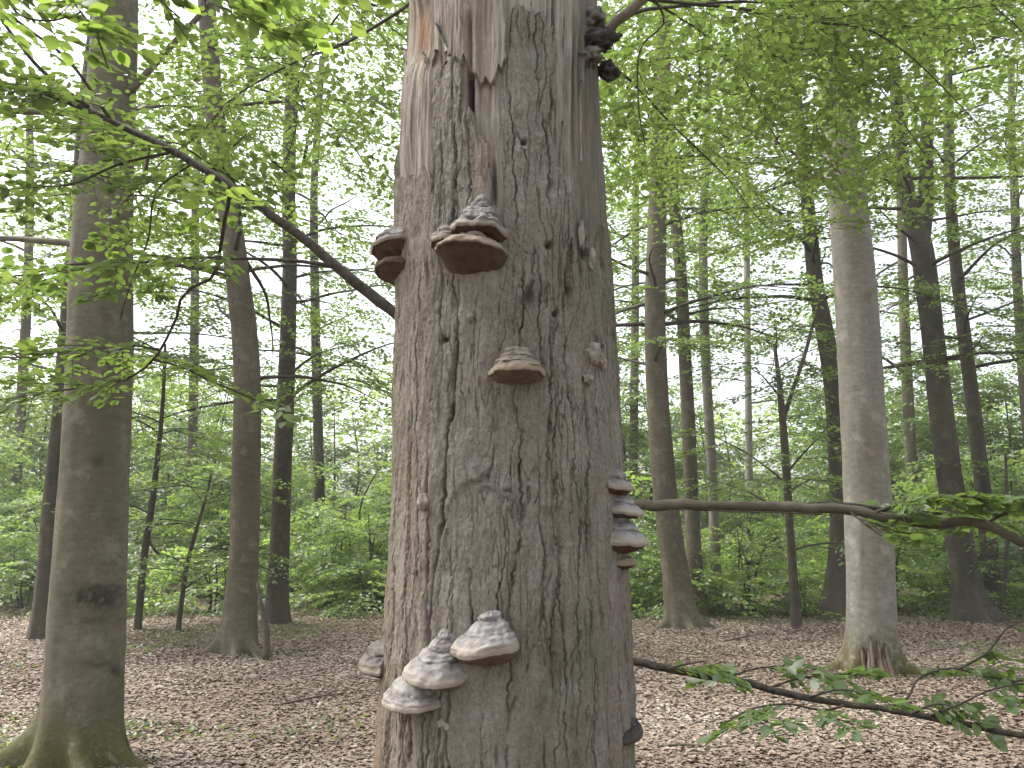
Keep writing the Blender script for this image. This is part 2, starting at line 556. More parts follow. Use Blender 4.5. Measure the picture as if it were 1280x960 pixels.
flare = 0.10 * np.exp(-np.clip(ZZ, 0, 9) / 0.35) * np.cos(TH * 4 + 0.7)
disp = 0.014 * vnoise(cs * 2.2, sn * 2.2, ZZ * 1.1, 21) + 0.006 * vnoise(cs * 6, sn * 6, ZZ * 3, 22) + flare

warp = 0.006 * vnoise(SS * 18, ZZ * 7, 0, 31) + 0.0035 * vnoise(SS * 40, ZZ * 25, 0, 32) + 0.0022 * vnoise(SS * 120, ZZ * 130, 0, 33)
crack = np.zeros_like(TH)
stain = np.zeros_like(TH)


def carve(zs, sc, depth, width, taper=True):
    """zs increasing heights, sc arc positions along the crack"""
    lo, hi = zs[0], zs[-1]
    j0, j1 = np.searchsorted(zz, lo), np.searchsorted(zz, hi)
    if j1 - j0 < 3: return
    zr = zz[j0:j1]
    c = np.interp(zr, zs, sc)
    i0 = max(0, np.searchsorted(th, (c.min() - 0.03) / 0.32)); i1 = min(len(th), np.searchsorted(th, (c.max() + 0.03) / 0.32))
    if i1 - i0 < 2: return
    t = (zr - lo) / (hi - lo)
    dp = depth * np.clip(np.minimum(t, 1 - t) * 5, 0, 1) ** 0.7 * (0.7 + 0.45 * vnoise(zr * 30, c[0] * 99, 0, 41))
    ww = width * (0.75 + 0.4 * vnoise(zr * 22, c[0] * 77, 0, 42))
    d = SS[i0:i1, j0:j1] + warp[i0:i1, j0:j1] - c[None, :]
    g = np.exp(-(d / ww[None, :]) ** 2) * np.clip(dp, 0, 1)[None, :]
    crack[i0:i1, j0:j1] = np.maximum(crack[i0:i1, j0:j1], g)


rc = np.random.default_rng(77)


def smooth_zone(s, z):
    """fewer cracks on the smooth pale strip below the upper brackets"""
    px, py = proj(t_point(np.array(s / 0.32), np.array(z)))
    return 545 < px < 625 and 345 < py < 600


zone_px = np.exp(-((FX - 585) / 42) ** 4 - ((PYY - 475) / 120) ** 4)
NC = 56
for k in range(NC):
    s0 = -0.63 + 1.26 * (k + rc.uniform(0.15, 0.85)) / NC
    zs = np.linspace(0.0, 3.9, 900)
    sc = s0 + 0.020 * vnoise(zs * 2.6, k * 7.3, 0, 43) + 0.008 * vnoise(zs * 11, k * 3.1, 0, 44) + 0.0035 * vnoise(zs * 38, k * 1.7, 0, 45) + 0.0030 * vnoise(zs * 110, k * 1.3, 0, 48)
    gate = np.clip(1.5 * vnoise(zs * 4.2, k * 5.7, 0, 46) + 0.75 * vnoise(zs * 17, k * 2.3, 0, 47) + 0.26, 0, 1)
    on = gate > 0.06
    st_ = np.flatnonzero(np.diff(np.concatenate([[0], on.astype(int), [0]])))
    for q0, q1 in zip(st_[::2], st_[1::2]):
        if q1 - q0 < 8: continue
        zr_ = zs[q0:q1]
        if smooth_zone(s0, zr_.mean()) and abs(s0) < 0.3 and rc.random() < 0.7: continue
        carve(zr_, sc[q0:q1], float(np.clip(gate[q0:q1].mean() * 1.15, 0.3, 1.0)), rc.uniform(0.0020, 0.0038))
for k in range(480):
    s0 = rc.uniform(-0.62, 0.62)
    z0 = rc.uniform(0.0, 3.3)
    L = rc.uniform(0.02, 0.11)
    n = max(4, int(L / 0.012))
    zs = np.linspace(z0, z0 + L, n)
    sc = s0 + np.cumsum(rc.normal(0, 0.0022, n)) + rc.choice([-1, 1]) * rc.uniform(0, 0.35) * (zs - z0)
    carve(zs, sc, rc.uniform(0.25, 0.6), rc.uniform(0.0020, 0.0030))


def px_crack(pts, depth, width):
    q = [hit(*p) for p in pts]
    q.sort(key=lambda a: a[1])
    q = np.array([(z, t * 0.32) for t, z in q])
    q = smooth_path(q, 60)
    o = np.argsort(q[:, 0])
    carve(q[o, 0], q[o, 1] + 0.0025 * rc.normal(0, 1, 60), depth, width)


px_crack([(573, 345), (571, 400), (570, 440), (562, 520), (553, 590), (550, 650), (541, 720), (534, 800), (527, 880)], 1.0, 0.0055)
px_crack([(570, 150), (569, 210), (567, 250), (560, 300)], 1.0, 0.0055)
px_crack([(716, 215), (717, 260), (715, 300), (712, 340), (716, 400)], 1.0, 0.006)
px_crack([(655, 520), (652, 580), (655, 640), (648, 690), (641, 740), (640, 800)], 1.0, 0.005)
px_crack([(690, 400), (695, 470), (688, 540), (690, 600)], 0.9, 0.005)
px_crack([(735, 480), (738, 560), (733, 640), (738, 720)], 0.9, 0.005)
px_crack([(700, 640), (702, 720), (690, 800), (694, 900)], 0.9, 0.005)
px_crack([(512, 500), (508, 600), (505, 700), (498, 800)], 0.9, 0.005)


# arched branch scars, as dark wrinkled brows in the bark
def arch(cx, cy, hw, h, power, wpx, amount, seed):
    u = (FX - cx) / hw
    y = cy + h * np.abs(u) ** power
    d = (PYY - y) / wpx
    g = np.exp(-d * d) * np.clip(1.25 - np.abs(u), 0, 1) * (np.abs(u) < 1.25)
    return g * amount * (0.65 + 0.5 * vnoise(FX * 0.12, PYY * 0.12, 0, seed))


a1 = arch(602, 592, 58, 54, 1.5, 9, 1.0, 51) + arch(606, 606, 44, 44, 1.5, 4, 0.7, 52)
a2 = arch(692, 634, 38, 22, 1.6, 8, 0.75, 53)
a3 = arch(678, 352, 32, 28, 1.6, 7, 0.9, 54)
a4 = np.exp(-((FX - 662) / 7) ** 2 - ((PYY - 372) / 13) ** 2)
arches = np.clip(a1 + a2 + a3, 0, 1)
stain = np.clip(0.85 * arches * (0.7 + 0.5 * vnoise(SS * 150, ZZ * 60, 0, 55)) + 0.9 * a4, 0, 0.9)
for (hx, hy, rx, ry) in [(688, 306, 5, 4), (733, 283, 6, 7), (736, 300, 5, 6), (733, 318, 4, 6), (697, 392, 4, 4), (553, 424, 4, 3), (655, 178, 3, 3)]:
    g = np.exp(-((FX - hx) / rx) ** 2 - ((PYY - hy) / ry) ** 2)
    disp = disp - 0.02 * g
    stain = np.maximum(stain, 0.9 * g)
plates = 0.0035 * vnoise(SS * 38, ZZ * 14, 0, 61) + 0.0010 * vnoise(SS * 210, ZZ * 95, 0, 64) + 0.0022 * vnoise(SS * 90, ZZ * 34, 0, 62) + 0.0005 * vnoise(SS * 60, ZZ * 240, 0, 63)
ripple = 0.006 * arches + 0.003 * arches * vnoise(SS * 120, ZZ * 90, 0, 56)
bark_r = RB + disp + plates + ripple - 0.0125 * crack - 0.012 * a4

warm = np.clip((R(-35) - TH) / R(45), 0, 1) * (0.6 + 0.5 * vnoise(SS * 20, ZZ * 3, 0, 71)) + 0.25 * np.clip(vnoise(SS * 9, ZZ * 2, 0, 72), 0, 1)
algae = np.clip((TH - R(-5)) / R(60), 0, 1) * 0.8 + 0.35 * np.clip((1.55 - ZZ) / 0.5, 0, 1)
algae = np.where(np.abs(TH) > R(85), 0.5, algae)


def in_poly(x, y, poly):
    ins = np.zeros(x.shape, bool)
    n = len(poly)
    for i in range(n):
        x1, y1 = poly[i]; x2, y2 = poly[(i + 1) % n]
        c = ((y1 > y) != (y2 > y))
        ins ^= c & (x < (x2 - x1) * (y - y1) / (y2 - y1 + 1e-9) + x1)
    return ins


wx = FX + 2.8 * vnoise(FX * 0.15, PYY * 0.035, 0, 81) + 1.2 * vnoise(FX * 0.2, PYY * 0.11, 0, 82)
wy = PYY + 7 * vnoise(FX * 0.30, PYY * 0.04, 0, 83) + 12 * vnoise(FX * 0.11, PYY * 0.01, 0, 86)
bare = in_poly(wx, wy, [(-999, -3000), (-999, 214), (480, 214), (541, 219), (542, 95), (556, 72), (566, 58), (573, 78), (576, 152), (580, 148), (589, 140),
                        (594, 162), (608, 180), (614, 205), (616, 270), (622, 292), (630, 250), (631, 200), (628, 110), (628, 22),
                        (645, 10), (672, 12), (690, 30), (693, 80), (693, 195), (708, 222), (713, 240), (716, 300), (722, 328), (731, 290), (742, 316), (753, 270), (765, 312),
                        (790, 312), (790, -3000)])
bare = np.where(front, bare, ZZ > 2.62 + 0.12 * vnoise(SS * 25, 0, 0, 84))
bare |= ZZ > 3.35 + 0.1 * vnoise(SS * 30, 0, 0, 85)
barkm = ~bare
lift = np.zeros_like(TH)
wood_zone = FX
wood = -0.014 + disp + 0.004 * vnoise(SS * 70, ZZ * 2.6, 0, 91) + 0.0026 * vnoise(SS * 170, ZZ * 9, 0, 92) + 0.0018 * np.abs(vnoise(SS * 60, ZZ * 16, 0, 99)) + 0.006 * vnoise(SS * 16, ZZ * 1.2, 0, 93)
# the slab of wood still standing proud above a ragged lower edge, and the cavity under it
slab = in_poly(wx, wy, [(560, -400), (630, -400), (630, 82), (618, 90), (600, 95), (588, 92), (575, 80), (560, 62)])
wood = wood + 0.016 * slab
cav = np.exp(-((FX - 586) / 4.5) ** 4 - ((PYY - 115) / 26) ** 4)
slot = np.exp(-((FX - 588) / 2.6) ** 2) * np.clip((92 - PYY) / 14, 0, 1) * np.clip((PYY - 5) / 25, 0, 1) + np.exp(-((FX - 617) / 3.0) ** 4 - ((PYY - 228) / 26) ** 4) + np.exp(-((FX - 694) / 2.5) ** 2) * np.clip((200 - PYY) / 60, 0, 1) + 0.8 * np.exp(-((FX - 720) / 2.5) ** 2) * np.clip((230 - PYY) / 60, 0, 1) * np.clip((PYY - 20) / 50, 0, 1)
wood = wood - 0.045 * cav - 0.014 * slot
# left shoulder: wood broken back in a shallow hollow with orange rot
hol = np.exp(-((FX - 522) / 17) ** 4 - ((PYY - 38) / 42) ** 4)
wood = wood - 0.02 * hol
rt = np.exp(-((FX - 519) / 11) ** 2 - ((PYY - 34) / 30) ** 2) * (0.75 + 0.4 * vnoise(SS * 120, ZZ * 12, 0, 94))
# fluted ribs on the right
fl = np.clip((FX - 700) / 10, 0, 1) * np.clip((190 - PYY) / 120, 0, 1)
wood = wood + 0.006 * fl * np.sin(FX * 0.75)
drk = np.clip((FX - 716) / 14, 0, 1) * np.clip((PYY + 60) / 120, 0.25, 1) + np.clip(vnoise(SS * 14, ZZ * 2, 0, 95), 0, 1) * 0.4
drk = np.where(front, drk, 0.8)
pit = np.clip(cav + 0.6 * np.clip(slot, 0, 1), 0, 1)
top_z = 3.72 + 0.22 * vnoise(cs * 3, sn * 3, 0, 96) + 0.12 * vnoise(cs * 12, sn * 12, 0, 97)
wood_r = RB + wood

root = empty('dead_beech_trunk', (float(t_x(0)), TY, 0), 'thick dead beech trunk with cracked bark and bare splintered wood, covered in bracket fungi', 'tree trunk')
ORG = np.array(root.location)


def grid_part(name, rad, mask, mat, attrs, z_lim=None):
    ni, nj = TH.shape
    Zv = ZZ if z_lim is None else np.minimum(ZZ, z_lim)
    V = np.stack([t_x(Zv) + rad * sn, TY - rad * cs, Zv], -1).reshape(-1, 3)
    ii, jj = np.meshgrid(np.arange(ni), np.arange(nj - 1), indexing='ij')
    i2 = (ii + 1) % ni
    F = np.stack([ii * nj + jj, i2 * nj + jj, i2 * nj + jj + 1, ii * nj + jj + 1], -1).reshape(-1, 4)
    if mask is not None:
        F = F[mask.ravel()[F].any(1)]
    used = np.zeros(len(V), bool); used[F.ravel()] = True
    idx = np.cumsum(used) - 1
    return mesh_np(name, V[used], idx[F], mat, root, True, {k: np.broadcast_to(a, TH.shape).ravel()[used] for k, a in attrs.items()}, origin=ORG)


woody = np.where((FX > 594) & (FX < 618) & (PYY > 135) & (PYY < 275), 0.85, 0.0)
br = np.where(barkm, bark_r, wood_r - 0.006)
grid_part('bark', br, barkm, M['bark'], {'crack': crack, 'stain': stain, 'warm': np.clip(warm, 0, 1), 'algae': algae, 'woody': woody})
# wood core: only where it shows (plus a margin) and the whole broken top
need = bare.copy()
for sh in (-6, -3, 3, 6): need |= np.roll(bare, sh, 0) | np.roll(bare, sh, 1)
need[:, :70] = False
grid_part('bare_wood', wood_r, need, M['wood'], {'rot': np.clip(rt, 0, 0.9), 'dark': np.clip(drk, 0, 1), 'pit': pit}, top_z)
# jagged broken top: a rough disc closing the snag
k = 90
a = np.linspace(-math.pi, math.pi, k, endpoint=False)
tz = 3.72 + 0.22 * vnoise(np.cos(a) * 3, np.sin(a) * 3, 0, 96) + 0.12 * vnoise(np.cos(a) * 12, np.sin(a) * 12, 0, 97)
V, F = [], []
for q, f in enumerate(np.linspace(1.0, 0.02, 8)):
    r = (t_rad(tz) - 0.02) * f
    z = tz - 0.12 * (1 - f) + 0.08 * (1 - f) * vnoise(np.cos(a) * f * 9, np.sin(a) * f * 9, q, 98)
    V.append(np.stack([t_x(z) + r * np.sin(a), TY - r * np.cos(a), z], -1))
    if q:
        j = np.arange(k)
        F.append(np.stack([(q - 1) * k + j, (q - 1) * k + (j + 1) % k, q * k + (j + 1) % k, q * k + j], -1))
mesh_np('broken_top', np.concatenate(V), np.concatenate(F), M['wood'], root, False, origin=ORG)


def splinter(px0, py0, px1, py1, wpx, out, lean=0.0):
    """a torn sliver of wood standing off the surface between two pixels"""
    (ta, za), (tb, zb) = hit(px0, py0), hit(px1, py1)
    n = 7
    V = []
    for q in range(n):
        f = q / (n - 1)
        t_, z_ = ta + (tb - ta) * f, za + (zb - za) * f
        wd = wpx * 0.0017 / 0.32 * (1 - 0.85 * f ** 1.6) * (1 + 0.25 * rc.normal())
        o_ = -0.012 + out * (0.35 + 0.65 * f) + 0.002 * rc.normal()
        r_ = float(t_rad(z_))
        for dt, dr in ((-wd / 2, o_ - 0.012), (-wd * 0.2, o_), (wd * 0.3, o_ + 0.002), (wd / 2, o_ - 0.012)):
            V.append(t_point(np.array(t_ + dt), np.array(z_ + 0.004 * rc.normal()), np.array(r_ + dr)))
    V = np.array(V)
    F = []
    for q in range(n - 1):
        for c in range(4):
            F.append((q * 4 + c, q * 4 + (c + 1) % 4, q * 4 + 4 + (c + 1) % 4, q * 4 + 4 + c))
    F += [(0, 1, 2, 3), (4 * n - 1, 4 * n - 2, 4 * n - 3, 4 * n - 4)]
    return mesh_np('splinter', V, np.array(F), M['wood'], root, False, origin=ORG)


for s in [(537, 78, 546, 62, 5, 0.016), (531, 84, 528, 66, 6, 0.012), (548, 92, 568, 56, 7, 0.014), (556, 62, 545, 30, 9, 0.016), (604, 240, 590, 150, 13, 0.020), (574, 96, 570, 72, 5, 0.014),
          (640, 30, 648, 4, 10, 0.016), (668, 30, 664, 2, 9, 0.016), (684, 40, 680, 12, 7, 0.014), (610, 98, 622, 88, 6, 0.012), (508, 90, 503, 60, 6, 0.012), (703, 205, 706, 150, 6, 0.010), (730, 200, 728, 100, 5, 0.008)]:
    splinter(*s)


def blob(name, px, py, rx, ry, rz, mat, seed, amp=0.25, parent=root, out=0.0, tilt=0.0, zone=0.0, res=(28, 18), origin=None, freq=1.6):
    """a knobbly growth on the trunk surface; rx, ry in pixels, rz stands off in metres"""
    t_, z_ = hit(px, py) if isinstance(py, (int, float)) and px is not None else py
    n_ = np.array([math.sin(t_), -math.cos(t_), 0]); tg = np.array([math.cos(t_), math.sin(t_), 0]); up = np.array([0, 0, 1.0])
    C = t_point(np.array(t_), np.array(z_)) + n_ * out
    ph, la = np.meshgrid(np.linspace(0, 2 * math.pi, res[0], endpoint=False), np.linspace(-1.5, 1.5, res[1]), indexing='ij')
    d = np.stack([np.cos(la) * np.cos(ph), np.cos(la) * np.sin(ph), np.sin(la)], -1)
    r = 1 + amp * fbm(d[..., 0] * freq + seed, d[..., 1] * freq, d[..., 2] * freq, seed, 4)
    d = d * r[..., None]
    V = C + d[..., 0:1] * tg * rx * 0.00178 + d[..., 2:3] * up * ry * 0.00178 + d[..., 1:2] * n_ * rz
    a_, b_ = res
    ii, jj = np.meshgrid(np.arange(a_), np.arange(b_ - 1), indexing='ij')
    i2 = (ii + 1) % a_
    F = np.stack([ii * b_ + jj, i2 * b_ + jj, i2 * b_ + jj + 1, ii * b_ + jj + 1], -1).reshape(-1, 4)
    caps = [np.arange(a_)[::-1][None, :] * b_, (np.arange(a_) * b_ + b_ - 1)[None, :]]
    crev = np.clip(-(r - 1) / (amp + 1e-6) * 1.3, 0, 1)
    return mesh_np(name, V.reshape(-1, 3), [F] + caps, mat, parent, True, {'zone': np.clip(crev + zone, 0, 1).ravel(), 'rim': np.zeros(V.shape[0] * V.shape[1])}, origin=ORG if origin is None else origin)


blob('knot', 741, 440, 12, 14, 0.011, M['callus'], 3, 0.4)
blob('knot', 752, 452, 8, 12, 0.009, M['callus'], 5, 0.4)
blob('knot', 735, 474, 8, 6, 0.009, M['callus'], 6, 0.35)
blob('knot', 748, 434, 4, 4, 0.016, M['twig'], 7, 0.3)
blob('knot', 529, 627, 9, 10, 0.010, M['callus'], 8, 0.35)
blob('knot', 740, 322, 7, 16, 0.007, M['callus'], 9, 0.4)
blob('knot', 727, 292, 5, 20, 0.007, M['callus'], 10, 0.35)
blob('knot', 655, 186, 5, 3, 0.007, M['callus'], 11, 0.3)
blob('knot', 553, 905, 6, 6, 0.007, M['callus'], 12, 0.3)
blob('knot', 560, 909, 5, 4, 0.008, M['callus'], 14, 0.3)
blob('knot', 588, 396, 5, 6, 0.006, M['callus'], 13, 0.3)
blob('knot', 518, 714, 3, 4, 0.007, M['callus'], 15, 0.3)


# ------------------------------------------------------------------ bracket fungi
def frame(t_):
    return np.array([math.sin(t_), -math.cos(t_), 0]), np.array([math.cos(t_), math.sin(t_), 0]), np.array([0, 0, 1.0])


def bracket(parent, t_, z_, hw, dep, H, under, tiers, e, seed, cap, pore, roll=0.0, lip=0.010, wav=0.10, tip=0.0, cap_name='cap', lean=0.0, sink=0.012, rnd=0.5):
    """hoof-shaped bracket: stacked rounded growth tiers from an apex on the bark down to a flared rim, then a sloping pore face"""
    n_, tg, up = frame(t_)
    O = t_point(np.array(t_), np.array(z_)) - n_ * sink
    nphi, per = 72, 9
    ph = np.linspace(0, 2 * math.pi, nphi, endpoint=False)
    lob = 1 + wav * vnoise(np.cos(ph) * 1.5 + seed, np.sin(ph) * 1.5, 0.3, seed) + 0.4 * wav * vnoise(np.cos(ph) * 5, np.sin(ph) * 5 + seed, 0.7, seed + 1)
    rows, zone, rim, a0 = [], [], [], 0.16
    prof = []
    tw = np.cumsum(np.random.default_rng(seed).uniform(0.6, 1.4, tiers)); tw = np.concatenate([[0], tw / tw[-1]])
    for i in range(tiers):
        for q in range(per):
            f = q / (per - 1)
            last = i == tiers - 1
            bl_ = rnd if last else 0.42
            ro = tw[i] + (tw[i + 1] - tw[i]) * (bl_ * math.sin(f * math.pi / 2) + (1 - bl_) * f)
            hh = tw[i] + (tw[i + 1] - tw[i]) * (bl_ * (1 - math.cos(f * math.pi / 2)) + (1 - bl_) * f)
            if i == 0: hh = tw[1] * f * f
            rho = a0 + (1 - a0) * max(ro, 0.015) ** e
            if i == 0: rho = max(0.02, (a0 + (1 - a0) * tw[1] ** e) * math.sin(f * math.pi / 2))
            jit = vnoise(np.cos(ph) * 2.2 + i * 3.1, np.sin(ph) * 2.2 + i, 0.5, seed + 5)
            jit2 = vnoise(np.cos(ph) * 7 + i * 2.7, np.sin(ph) * 7, q * 0.4, seed + 6)
            jit3 = vnoise(np.cos(ph) * 14 + i, np.sin(ph) * 14, q * 0.8, seed + 7)
            rows.append((rho * lob * (1 + 0.11 * jit * (ro < 0.97) + 0.04 * jit2 + 0.012 * jit3), H * (1 - hh) + H * 0.05 * jit + H * 0.025 * jit2 + 0.0012 * jit3))
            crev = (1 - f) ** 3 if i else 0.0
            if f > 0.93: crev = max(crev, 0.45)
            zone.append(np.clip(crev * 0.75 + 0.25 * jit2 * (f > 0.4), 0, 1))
            prof.append(np.full(nphi, (i + f)))
            rim.append(np.full(nphi, 1.0 * (i == tiers - 1 and f > 0.55) * min(1, (f - 0.5) * 2.4)))
    edge = rows[-1]
    for q, (dr, dz) in enumerate(((1.012, -0.35), (1.0, -0.8), (0.975, -1.0))):
        rows.append((edge[0] * dr, edge[1] + dz * lip)); zone.append(np.full(nphi, 0.15)); rim.append(np.full(nphi, 1.0)); prof.append(np.full(nphi, tiers + 0.1 * q))
    ncap = len(rows)
    e2 = rows[-1]
    urow = []
    for f in (1.0, 0.93, 0.85, 0.72, 0.58, 0.42, 0.25, 0.1, 0.01):
        urow.append((e2[0] * f, e2[1] + 0.004 * math.sin(min(1, (1 - f) * 8) * math.pi) - under * np.clip(np.sqrt(np.clip(1 - (f * np.sin(ph)) ** 2, 0, 1)) - f * np.clip(np.cos(ph), 0, 1) - (1 - np.abs(np.cos(ph))) * (f > 0.99) * 0, 0, 1) * np.where(np.cos(ph) > 0, 1, np.clip((1 - f) * 6, 0, 1))))
    cr, sr = math.cos(roll), math.sin(roll)

    def place(rows_):
        V = []
        for rho, h in rows_:
            x = hw * rho * np.sin(ph)
            y = dep * rho * np.cos(ph)
            y = np.where(y < 0, y * 0.25, y)
            hh = np.broadcast_to(h, x.shape) - tip * np.clip(y, 0, 1) + lean * 0
            x = x + lean * np.clip(hh, 0, 1)
            x, hh = x * cr - hh * sr, x * sr + hh * cr
            V.append(O + x[:, None] * tg + y[:, None] * n_ + hh[:, None] * up)
        return np.array(V)

    def grid(V):
        a_, b_ = V.shape[:2]
        ii, jj = np.meshgrid(np.arange(a_ - 1), np.arange(b_), indexing='ij')
        j2 = (jj + 1) % b_
        return np.stack([ii * b_ + jj, ii * b_ + j2, (ii + 1) * b_ + j2, (ii + 1) * b_ + jj], -1).reshape(-1, 4)

    org = np.array(parent.location)
    Vc = place(rows)
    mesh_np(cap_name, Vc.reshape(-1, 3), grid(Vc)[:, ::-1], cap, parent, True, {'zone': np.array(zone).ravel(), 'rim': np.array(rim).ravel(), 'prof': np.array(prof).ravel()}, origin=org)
    Vu = place(urow)
    mesh_np('pore_surface', Vu.reshape(-1, 3), grid(Vu)[:, ::-1], pore, parent, True, origin=org)


FG = 'bracket fungi on the dead trunk'
PM = 0.00178


def fungus(label, px, rim_y, hw, dep, H, under, tiers, e, seed, cap='cap_grey', pore='pore', theta=None, **kw):
    if theta is None:
        t_, z_ = hit(px, rim_y)
    else:
        t_ = R(theta)
        _, z_ = hit(px, rim_y)
    loc = t_point(np.array(t_), np.array(z_))
    o = empty('bracket_fungus', loc, label, 'fungus', FG)
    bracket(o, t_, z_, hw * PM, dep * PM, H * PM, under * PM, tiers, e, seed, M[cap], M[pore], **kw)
    return o, t_, z_


f1, t1, z1 = fungus('tall grey cone-shaped bracket fungus with many ridges and a small side lobe', 598, 290, 39, 52, 54, 10, 5, 1.15, 101, 'cap_grey', roll=R(-5), wav=0.10)
tl, zl = hit(558, 303)
bracket(f1, tl, zl, 20 * PM, 34 * PM, 24 * PM, 8 * PM, 2, 0.8, 103, M['cap_grey'], M['pore'], cap_name='lobe', roll=R(6))
fungus('wide cream-edged bracket fungus with dark red-brown underside, tucked below the tall ridged cone', 590, 316, 48, 66, 24, 26, 2, 0.75, 104, 'cap_tan', roll=R(-3), lip=0.007, wav=0.05)
fungus('whitish domed bracket fungus jutting from the trunk edge beside the tall ridged cone', 500, 303, 64, 47, 27, 20, 3, 0.55, 105, 'cap_grey', theta=-80, wav=0.05, lip=0.010)
fungus('brown lump of bracket fungus under the whitish domed one at the trunk edge', 501, 330, 56, 40, 14, 14, 2, 0.5, 106, 'pore', 'pore', theta=-80, lip=0.008)
fungus('single small domed bracket fungus alone on the middle of the trunk', 646, 464, 36, 46, 32, 11, 4, 0.72, 107, 'cap_tan', 'pore_tan', wav=0.05, roll=R(-1))
fungus('topmost little crumpled grey bracket in the column at the trunk edge above the level branch', 771, 607, 36, 24, 24, 8, 2, 0.9, 108, 'cap_grey', theta=72, wav=0.2, rnd=0.25, tip=0.1)
fungus('pointed pale bracket fungus just where the level branch passes behind the trunk edge', 773, 636, 44, 40, 30, 8, 3, 1.3, 109, 'cap_pale', theta=77, wav=0.16, rnd=0.2, tip=0.15)
fungus('largest striped pale bracket with red-brown underside in the column below the level branch', 774, 676, 50, 42, 42, 14, 3, 1.1, 110, 'cap_pale', theta=76, wav=0.10, rnd=0.35, lip=0.012)
fungus('small brown lowest bracket hanging under the striped pale one', 778, 702, 36, 26, 14, 10, 2, 0.8, 111, 'cap_tan', theta=79, wav=0.08)
fungus('pale two-tiered bracket fungus with lifted rim, highest of the stepped trio low on the trunk', 606, 808, 43, 54, 40, 17, 3, 1.0, 112, 'cap_pale', 'pore_tan', roll=R(6), wav=0.10, lip=0.014, lean=0.25, rnd=0.35)
fungus('white bracket with knobbly wrinkled crown, middle of the stepped trio low on the trunk', 546, 838, 42, 54, 50, 16, 4, 1.35, 113, 'cap_pale', 'pore_tan', roll=R(-4), lip=0.012, rnd=0.3, lean=0.15, wav=0.11, tip=0.12)
fungus('flat white-topped bracket fungus, lowest of the stepped trio low on the trunk', 517, 870, 42, 44, 24, 12, 2, 0.7, 114, 'cap_pale', 'pore_tan', rnd=0.6, roll=R(-6), wav=0.08, tip=0.15)
fungus('weathered grey rounded bracket behind the trunk edge beside the stepped trio', 478, 838, 60, 46, 36, 8, 2, 0.6, 115, 'cap_old', theta=-97, wav=0.08)
fungus('dark slate layered bracket low at the trunk edge, under the thin drooping branch', 785, 914, 60, 26, 26, 10, 3, 0.6, 116, 'cap_black', theta=80, wav=0.08)
# the black, rotted conk near the broken top
tb, zb = hit(742, 60)
o = empty('rotten_fungus', t_point(np.array(tb), np.array(zb)), 'black gnarled rotten fungus clump near the splintered top of the trunk', 'fungus')
OB = np.array(o.location)
blob('lump', 739, 24, 15, 15, 0.040, M['cap_old'], 126, 0.3, o, origin=OB, res=(40, 26), freq=1.8)
blob('lump', 737, 52, 15, 17, 0.050, M['cap_black'], 122, 0.5, o, origin=OB, res=(40, 26), freq=2.4)
blob('lump', 748, 54, 14, 15, 0.050, M['cap_black'], 123, 0.5, o, origin=OB, res=(40, 26), freq=2.4)
blob('lump', 736, 72, 16, 13, 0.032, M['cap_old'], 124, 0.5, o, origin=OB, res=(40, 26), freq=2.6)
blob('lump', None, (R(70), hit(740, 78)[1]), 17, 14, 0.026, M['cap_black'], 125, 0.45, o, out=0.026, origin=OB, res=(40, 26), freq=2.6)

# ------------------------------------------------------------------ foliage machinery
def spray_template(seed, L, leaf, side_step, leaf_step, dens=1.0):
    """a flat beech spray along +x: alternate side twigs, alternate leaves. returns leaf base, dir, size and twig segments"""
    g = np.random.default_rng(seed)
    pos, dr, sz, tw = [], [], [], []

    def run(p0, ang, length):
        n = max(2, int(length / leaf_step))
        d = np.array([math.cos(ang), math.sin(ang)])
        s = 1
        for q in range(n):
            f = (q + 0.6) / n
            p = p0 + d * length * f
            a2 = ang + s * g.uniform(0.5, 1.1) * (1 - 0.5 * (q == n - 1))
            s = -s
            if g.random() < dens:
                pos.append((p[0], p[1], g.normal(0, 0.01))); dr.append((math.cos(a2), math.sin(a2), g.normal(-0.12, 0.18)))
                sz.append(leaf * g.uniform(0.65, 1.15))
        pos.append((*(p0 + d * length), 0)); dr.append((d[0], d[1], -0.1)); sz.append(leaf * g.uniform(0.8, 1.1))
        tw.append((p0, p0 + d * length))

    run(np.zeros(2), 0.0, L)
    x, s = side_step * 0.8, 1
    while x < L * 0.92:
        ln = (L - x) * g.uniform(0.45, 0.75) + 0.03
        run(np.array([x, 0.0]), s * g.uniform(0.6, 1.0), ln)
        s = -s
        x += side_step * g.uniform(0.7, 1.3)
    pos, dr, sz = np.array(pos), np.array(dr), np.array(sz)
    pos[:, 2] -= 0.22 * (pos[:, 0] ** 2 + pos[:, 1] ** 2) / L
    return pos, dr, sz, tw


SPR_FINE = [spray_template(200 + k, 0.55, 0.072, 0.085, 0.036) for k in range(5)]
SPR_NEAR = [spray_template(260 + k, 0.42, 0.074, 0.14, 0.062) for k in range(6)]
SPR_LITE = [spray_template(280 + k, 0.52, 0.070, 0.11, 0.046) for k in range(6)]
SPR_UP = [spray_template(290 + k, 0.50, 0.054, 0.085, 0.036) for k in range(6)]
SPR_MID = [spray_template(220 + k, 0.75, 0.085, 0.13, 0.055) for k in range(5)]
SPR_FAR = [spray_template(240 + k, 1.0, 0.13, 0.22, 0.095) for k in range(5)]


def rot_of(az, pitch, roll):
    az, pitch, roll = np.asarray(az), np.asarray(pitch), np.asarray(roll)
    X = np.stack([np.cos(az) * np.cos(pitch), np.sin(az) * np.cos(pitch), np.sin(pitch)], -1)
    H = np.stack([-np.sin(az), np.cos(az), 0 * az], -1)
    Z0 = np.cross(X, H)
    Y = H * np.cos(roll)[:, None] + Z0 * np.sin(roll)[:, None]
    return np.stack([X, Y, np.cross(X, Y)], -1)


